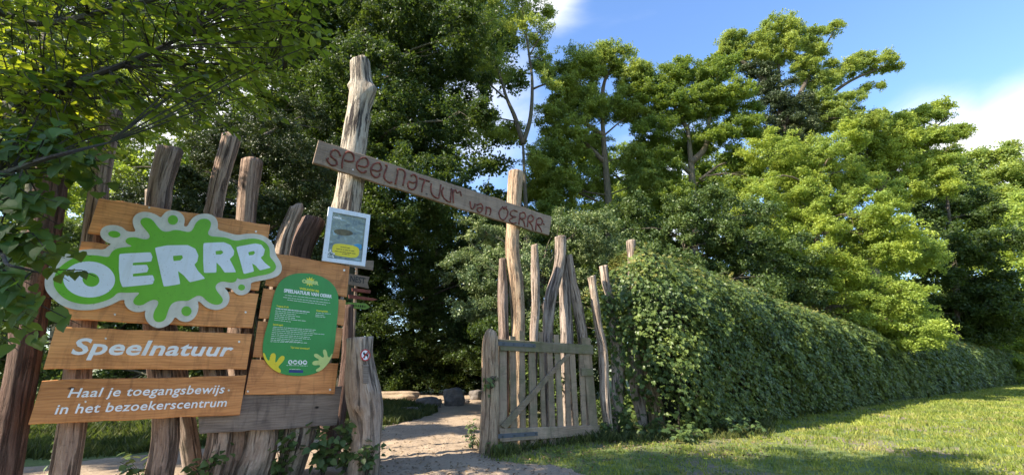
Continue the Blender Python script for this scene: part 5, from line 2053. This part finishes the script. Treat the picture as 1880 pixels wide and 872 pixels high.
# slender forked tree against the sky
T['h'] = tree('forked_tree', 'slender thin crowned tree with forked trunk beside the blue gap', 'tree', 18, [(968, 560), (966, 440), (965, 370), (960, 262)],
              [(905, 60, 40, 0), (870, 10, 40, 0.5), (940, 20, 34, 0), (985, 60, 30, 0), (1000, 110, 26, 0.3), (900, 130, 34, 0.4), (860, 90, 36, 1), (960, -30, 45, 0), (1010, 150, 20, 0), (935, 240, 24, .5), (985, 290, 24, .5), (890, 230, 34, 0), (1000, 20, 22, 0)],
              'lf_oak', 27000, 0.105, 'bark', 0.2, GT, 0.4, limbs=[[(961, 265, .13), (945, 215, .11), (930, 180, .08), (915, 130, .06), (890, 60, .03)], [(961, 262, .12), (974, 215, .1), (977, 150, .075), (971, 100, .06), (960, 20, .03)], [(976, 165, .06), (992, 158, .05), (1012, 152, .03)], [(932, 185, .05), (905, 160, .04), (880, 130, .02)], [(971, 105, .05), (985, 80, .04), (1000, 60, .02)]], shell=0.2)
T['i'] = tree('oak_tree', 'light green oak right of the slender forked tree', 'tree', 22, [(1122, 500), (1118, 380), (1110, 280), (1104, 190)],
              [(1070, 130, 42, 0), (1120, 110, 34, 0), (1160, 140, 32, 0), (1040, 170, 34, 0), (1020, 220, 34, 0), (1140, 190, 34, 0), (1170, 210, 24, 0), (1080, 200, 38, 0), (1050, 260, 42, 0), (1010, 290, 40, 0), (1160, 290, 28, 0), (1030, 350, 40, 0), (1090, 330, 34, 1), (1180, 340, 34, 0), (1010, 130, 20, 0), (1100, 270, 28, 1.5), (980, 340, 36, 1), (1130, 400, 40, 0), (1000, 410, 44, 0)],
              'lf_oak', 95000, 0.13, 'bark_light', 0.34, GT, 0.22, limbs=[[(1104, 195, .16), (1110, 150, .1), (1130, 115, .05)], [(1108, 250, .16), (1060, 215, .1), (1030, 180, .05)], [(1112, 300, .15), (1065, 255, .1), (1030, 240, .05)]], shell=0.35)
T['j'] = tree('oak_tree', 'dark crowned twin trunk oak in the middle of the skyline', 'tree', 22, [(1275, 480), (1272, 360), (1268, 290), (1262, 230)],
              [(1220, 150, 34, 0), (1255, 130, 24, 0), (1190, 180, 34, 0), (1200, 240, 38, 0), (1240, 200, 36, 0), (1300, 140, 34, 0), (1330, 120, 26, 0), (1290, 190, 36, 0), (1340, 180, 36, 0), (1360, 230, 30, 0), (1380, 200, 14, 0), (1310, 250, 34, 0), (1215, 300, 34, 0), (1180, 310, 28, 0), (1350, 290, 26, 0), (1260, 270, 30, 1), (1375, 330, 20, 0), (1230, 360, 34, 0), (1330, 350, 30, 0), (1180, 130, 22, 0), (1385, 250, 14, 0)],
              'lf_mid', 90000, 0.125, 'bark_light', 0.32, GT, 0.22, limbs=[[(1268, 300, .2), (1295, 270, .16), (1302, 220, .1), (1310, 160, .06)], [(1264, 240, .14), (1240, 200, .1), (1215, 160, .05)], [(1270, 320, .14), (1225, 280, .1), (1200, 240, .05)], [(1300, 260, .1), (1345, 225, .07), (1380, 215, .03)], [(1285, 330, .1), (1330, 300, .06), (1370, 310, .03)]], shell=0.35)
T['k'] = tree('ivy_clad_tree', 'tall ivy clad tree with outstretched limbs above the skyline', 'tree', 25, [(1470, 560), (1460, 430), (1450, 330), (1440, 240), (1425, 180)],
              [(1340, 75, 22, 0), (1325, 95, 14, 0), (1380, 80, 28, 0), (1420, 65, 30, 0), (1450, 55, 24, 0), (1490, 70, 20, 0), (1530, 52, 14, 0), (1500, 100, 20, 0), (1440, 95, 30, 0), (1400, 110, 24, 0), (1540, 130, 24, 0), (1580, 118, 22, 0), (1615, 115, 20, 0), (1640, 122, 12, 0), (1600, 160, 14, 0), (1510, 150, 20, 0), (1475, 130, 26, 0), (1550, 190, 26, 0), (1530, 220, 30, 0), (1580, 225, 28, 0), (1610, 215, 16, 0), (1500, 190, 24, 0), (1360, 100, 22, 0)],
              'lf_oak', 66000, 0.13, 'bark', 0.4, GT, 0.22, limbs=[[(1428, 185, .3), (1400, 145, .2), (1365, 115, .13), (1335, 95, .05)], [(1440, 230, .25), (1470, 170, .16), (1500, 110, .1), (1530, 60, .04)], [(1455, 260, .2), (1510, 190, .14), (1560, 150, .1), (1635, 118, .04)], [(1430, 190, .16), (1430, 130, .1), (1425, 70, .05)]], shell=0.3,
              extra=[([(1400, 135, 22), (1420, 165, 28), (1430, 200, 34), (1440, 240, 38), (1450, 280, 42), (1430, 310, 38), (1470, 230, 30), (1465, 190, 24), (1500, 215, 18), (1375, 120, 16)], 'lf_ivy', 30000, 0.15, 'ivy')])
T['l'] = tree('maple_tree', 'bright yellow green maple filling the middle right', 'tree', 20, [(1500, 660), (1498, 540), (1500, 430), (1500, 330)],
              blobs_in([(1400, 270), (1460, 250), (1560, 255), (1600, 320), (1660, 400), (1700, 500), (1690, 610), (1580, 610), (1460, 530), (1380, 440), (1370, 340)], 36, 42, 20, 1.8), 'lf_bright', 100000, 0.12, 'bark_light', 0.28, GT, 0.26, shell=0.5)
T['m'] = tree('maple_tree', 'light green tree with open crown against the white cloud', 'tree', 27, [(1605, 520), (1610, 400), (1615, 350), (1625, 300)],
              [(1600, 250, 30, 0), (1640, 235, 28, 0), (1680, 215, 24, 0), (1710, 205, 20, 0), (1735, 208, 12, 0), (1650, 270, 34, 0), (1600, 290, 34, 0), (1690, 260, 28, 0), (1720, 250, 22, 0), (1750, 245, 18, 0), (1765, 240, 10, 0), (1640, 310, 32, 0), (1700, 300, 30, 0), (1580, 330, 30, 0), (1740, 290, 22, 0), (1660, 350, 30, 0), (1720, 340, 30, 0), (1560, 270, 20, 0)],
              'lf_bright', 66000, 0.15, 'bark_light', 0.4, GT, 0.22, limbs=[[(1615, 350, .25), (1650, 300, .15), (1700, 250, .08), (1740, 215, .04)], [(1615, 345, .2), (1590, 300, .12), (1600, 260, .06)]], shell=0.35)
T['n'] = tree('dark_evergreen', 'dark green tree with drooping layered boughs right of the maple', 'tree', 36, [(1760, 660), (1755, 520), (1745, 420), (1735, 330)],
              blobs_in([(1680, 320), (1760, 290), (1810, 360), (1830, 480), (1860, 600), (1760, 620), (1660, 580), (1650, 450)], 32, 30, 36, 2.4), 'lf_dark', 42000, 0.27, 'bark', 0.3, GT, 0.26)
T['o'] = tree('maple_tree', 'bright leaved tree low at the right edge over the hedge end', 'tree', 50, [(1900, 680), (1900, 600), (1895, 520)],
              blobs_in([(1780, 430), (1860, 390), (2010, 390), (2010, 660), (1880, 650), (1790, 610), (1720, 520)], 34, 30, 50, 3), 'lf_bright', 36000, 0.4, 'bark', 0.3, GT, 0.26)
T['p'] = tree('oak_tree', 'pale green oak behind the right edge under the cloud', 'tree', 60, [(1850, 600), (1852, 450), (1850, 380)],
              [(1800, 290, 22, 0), (1830, 285, 18, 0), (1770, 320, 26, 0), (1820, 320, 30, 0), (1870, 320, 32, 0), (1910, 310, 34, 0), (1800, 370, 36, 0), (1860, 380, 38, 0), (1910, 380, 38, 0), (1850, 270, 10, 0), (1760, 360, 30, 0)],
              'lf_oak', 26000, 0.45, 'bark', 0.6, GT, 0.3, shell=0.3)
T['q'] = tree('understory_bush', 'mid green bush mass just over the near hedge top', 'bush', 17, [(1260, 640), (1258, 540), (1256, 440)],
              blobs_in([(1100, 400), (1200, 380), (1330, 370), (1420, 400), (1480, 470), (1560, 560), (1400, 580), (1120, 560)], 38, 36, 17, 1.5), 'lf_shrub', 46000, 0.13, 'bark', 0.16, None, 0.28)
T['r'] = tree('dark_evergreen', 'dark trees closing the gap where the hedge ends', 'tree', 68, [(1860, 680), (1860, 640), (1860, 600)],
              blobs_in([(1660, 560), (2050, 540), (2050, 690), (1660, 680)], 34, 18, 68, 2), 'lf_dark', 14000, 0.55, 'bark', 0.3, None, 0.3, branches=False)
T['v'] = tree('understory_bush', 'dark bush mass behind the far stretch of the hedge', 'bush', 42, [(1660, 660), (1660, 640), (1660, 600)],
              blobs_in([(1500, 520), (1620, 500), (1800, 560), (1900, 620), (1900, 680), (1560, 680)], 34, 26, 42, 2), 'lf_mid', 24000, 0.32, 'bark', 0.2, None, 0.3, branches=False)
# a farther row that closes the lower gaps
T['s'] = tree('oak_tree', 'distant oak seen through gaps left of the forked tree', 'tree', 32, [(780, 640), (782, 400), (784, 150)],
              blobs_in([(420, -120), (900, -120), (940, 200), (960, 420), (900, 600), (600, 600), (420, 300)], 70, 34, 32, 2), 'lf_dark', 80000, 0.36, 'bark', 0.4, GT, 0.26)
T['t'] = tree('oak_tree', 'distant green oak filling the gaps behind the twin trunk oak', 'tree', 34, [(1200, 640), (1204, 480), (1206, 380)],
              blobs_in([(940, 380), (1000, 290), (1120, 270), (1260, 300), (1420, 290), (1500, 400), (1600, 500), (1560, 620), (940, 620)], 46, 50, 34, 2), 'lf_mid', 95000, 0.28, 'bark', 0.4, GT, 0.26)
T['u'] = tree('oak_tree', 'sunlit tree far behind the big heart leaves, upper left', 'tree', 24, [(100, 760), (110, 500), (120, 200)],
              blobs_in([(-300, -200), (330, -200), (420, 60), (300, 300), (200, 450), (-300, 500)], 80, 32, 24, 2), 'lf_bright', 46000, 0.30, 'bark', 0.4, GT, 0.24)


T['w'] = tree('linden_tree', 'dense dark leaved tree close behind the far left posts', 'tree', 8.5, [(30, 900), (40, 600), (60, 300), (80, 60)],
              blobs_in([(-160, -100), (120, -60), (200, 60), (190, 200), (150, 280), (60, 360), (-160, 460)], 50, 18, 8.5, 0.9), 'lf_dark', 26000, 0.075, 'bark', 0.16, GT, 0.3)


# trees out of frame on the left and behind the viewer: they throw the dappled shade
def dup(root, loc, rotz, label, scale=1.0):
    r = root.copy()
    COL.objects.link(r)
    r.location = loc
    r.rotation_euler = (0, 0, rotz)
    r.scale = (scale,) * 3
    r['label'] = label
    for ch in list(root.children):
        c = ch.copy()
        COL.objects.link(c)
        c.parent = r
    return r


dup(T['i'], (-11.5, -9.5, 0), 1.0, 'light green oak out of view behind the viewer', 0.8)
dup(T['i'], (-13.0, 4.0, 0), 3.0, 'young oak beyond the left edge behind the fence', 0.5)
dup(T['j'], (-20, -13.0, 0), 2.2, 'twin trunk oak out of view to the left', 1.25)


def woodland():
    m = 16000
    a = rng.uniform(-1.5, 1.9, m)
    D = rng.uniform(78, 92, m)
    top = 9 + 3.5 * wob(a * 10, D * 0.02, 1.0, 2.0)
    z = rng.uniform(0, 1, m) ** 0.8 * top
    C = np.stack([a * D, D, z], 1)
    me = leaves_mesh('woodland', C, rng.uniform(0.7, 1.7, m), 0.4)
    tag(put('woodland', me, M['lf_dark']), 'far dark wood edge closing the low gaps behind the trees', 'woodland', kind='stuff')


woodland()
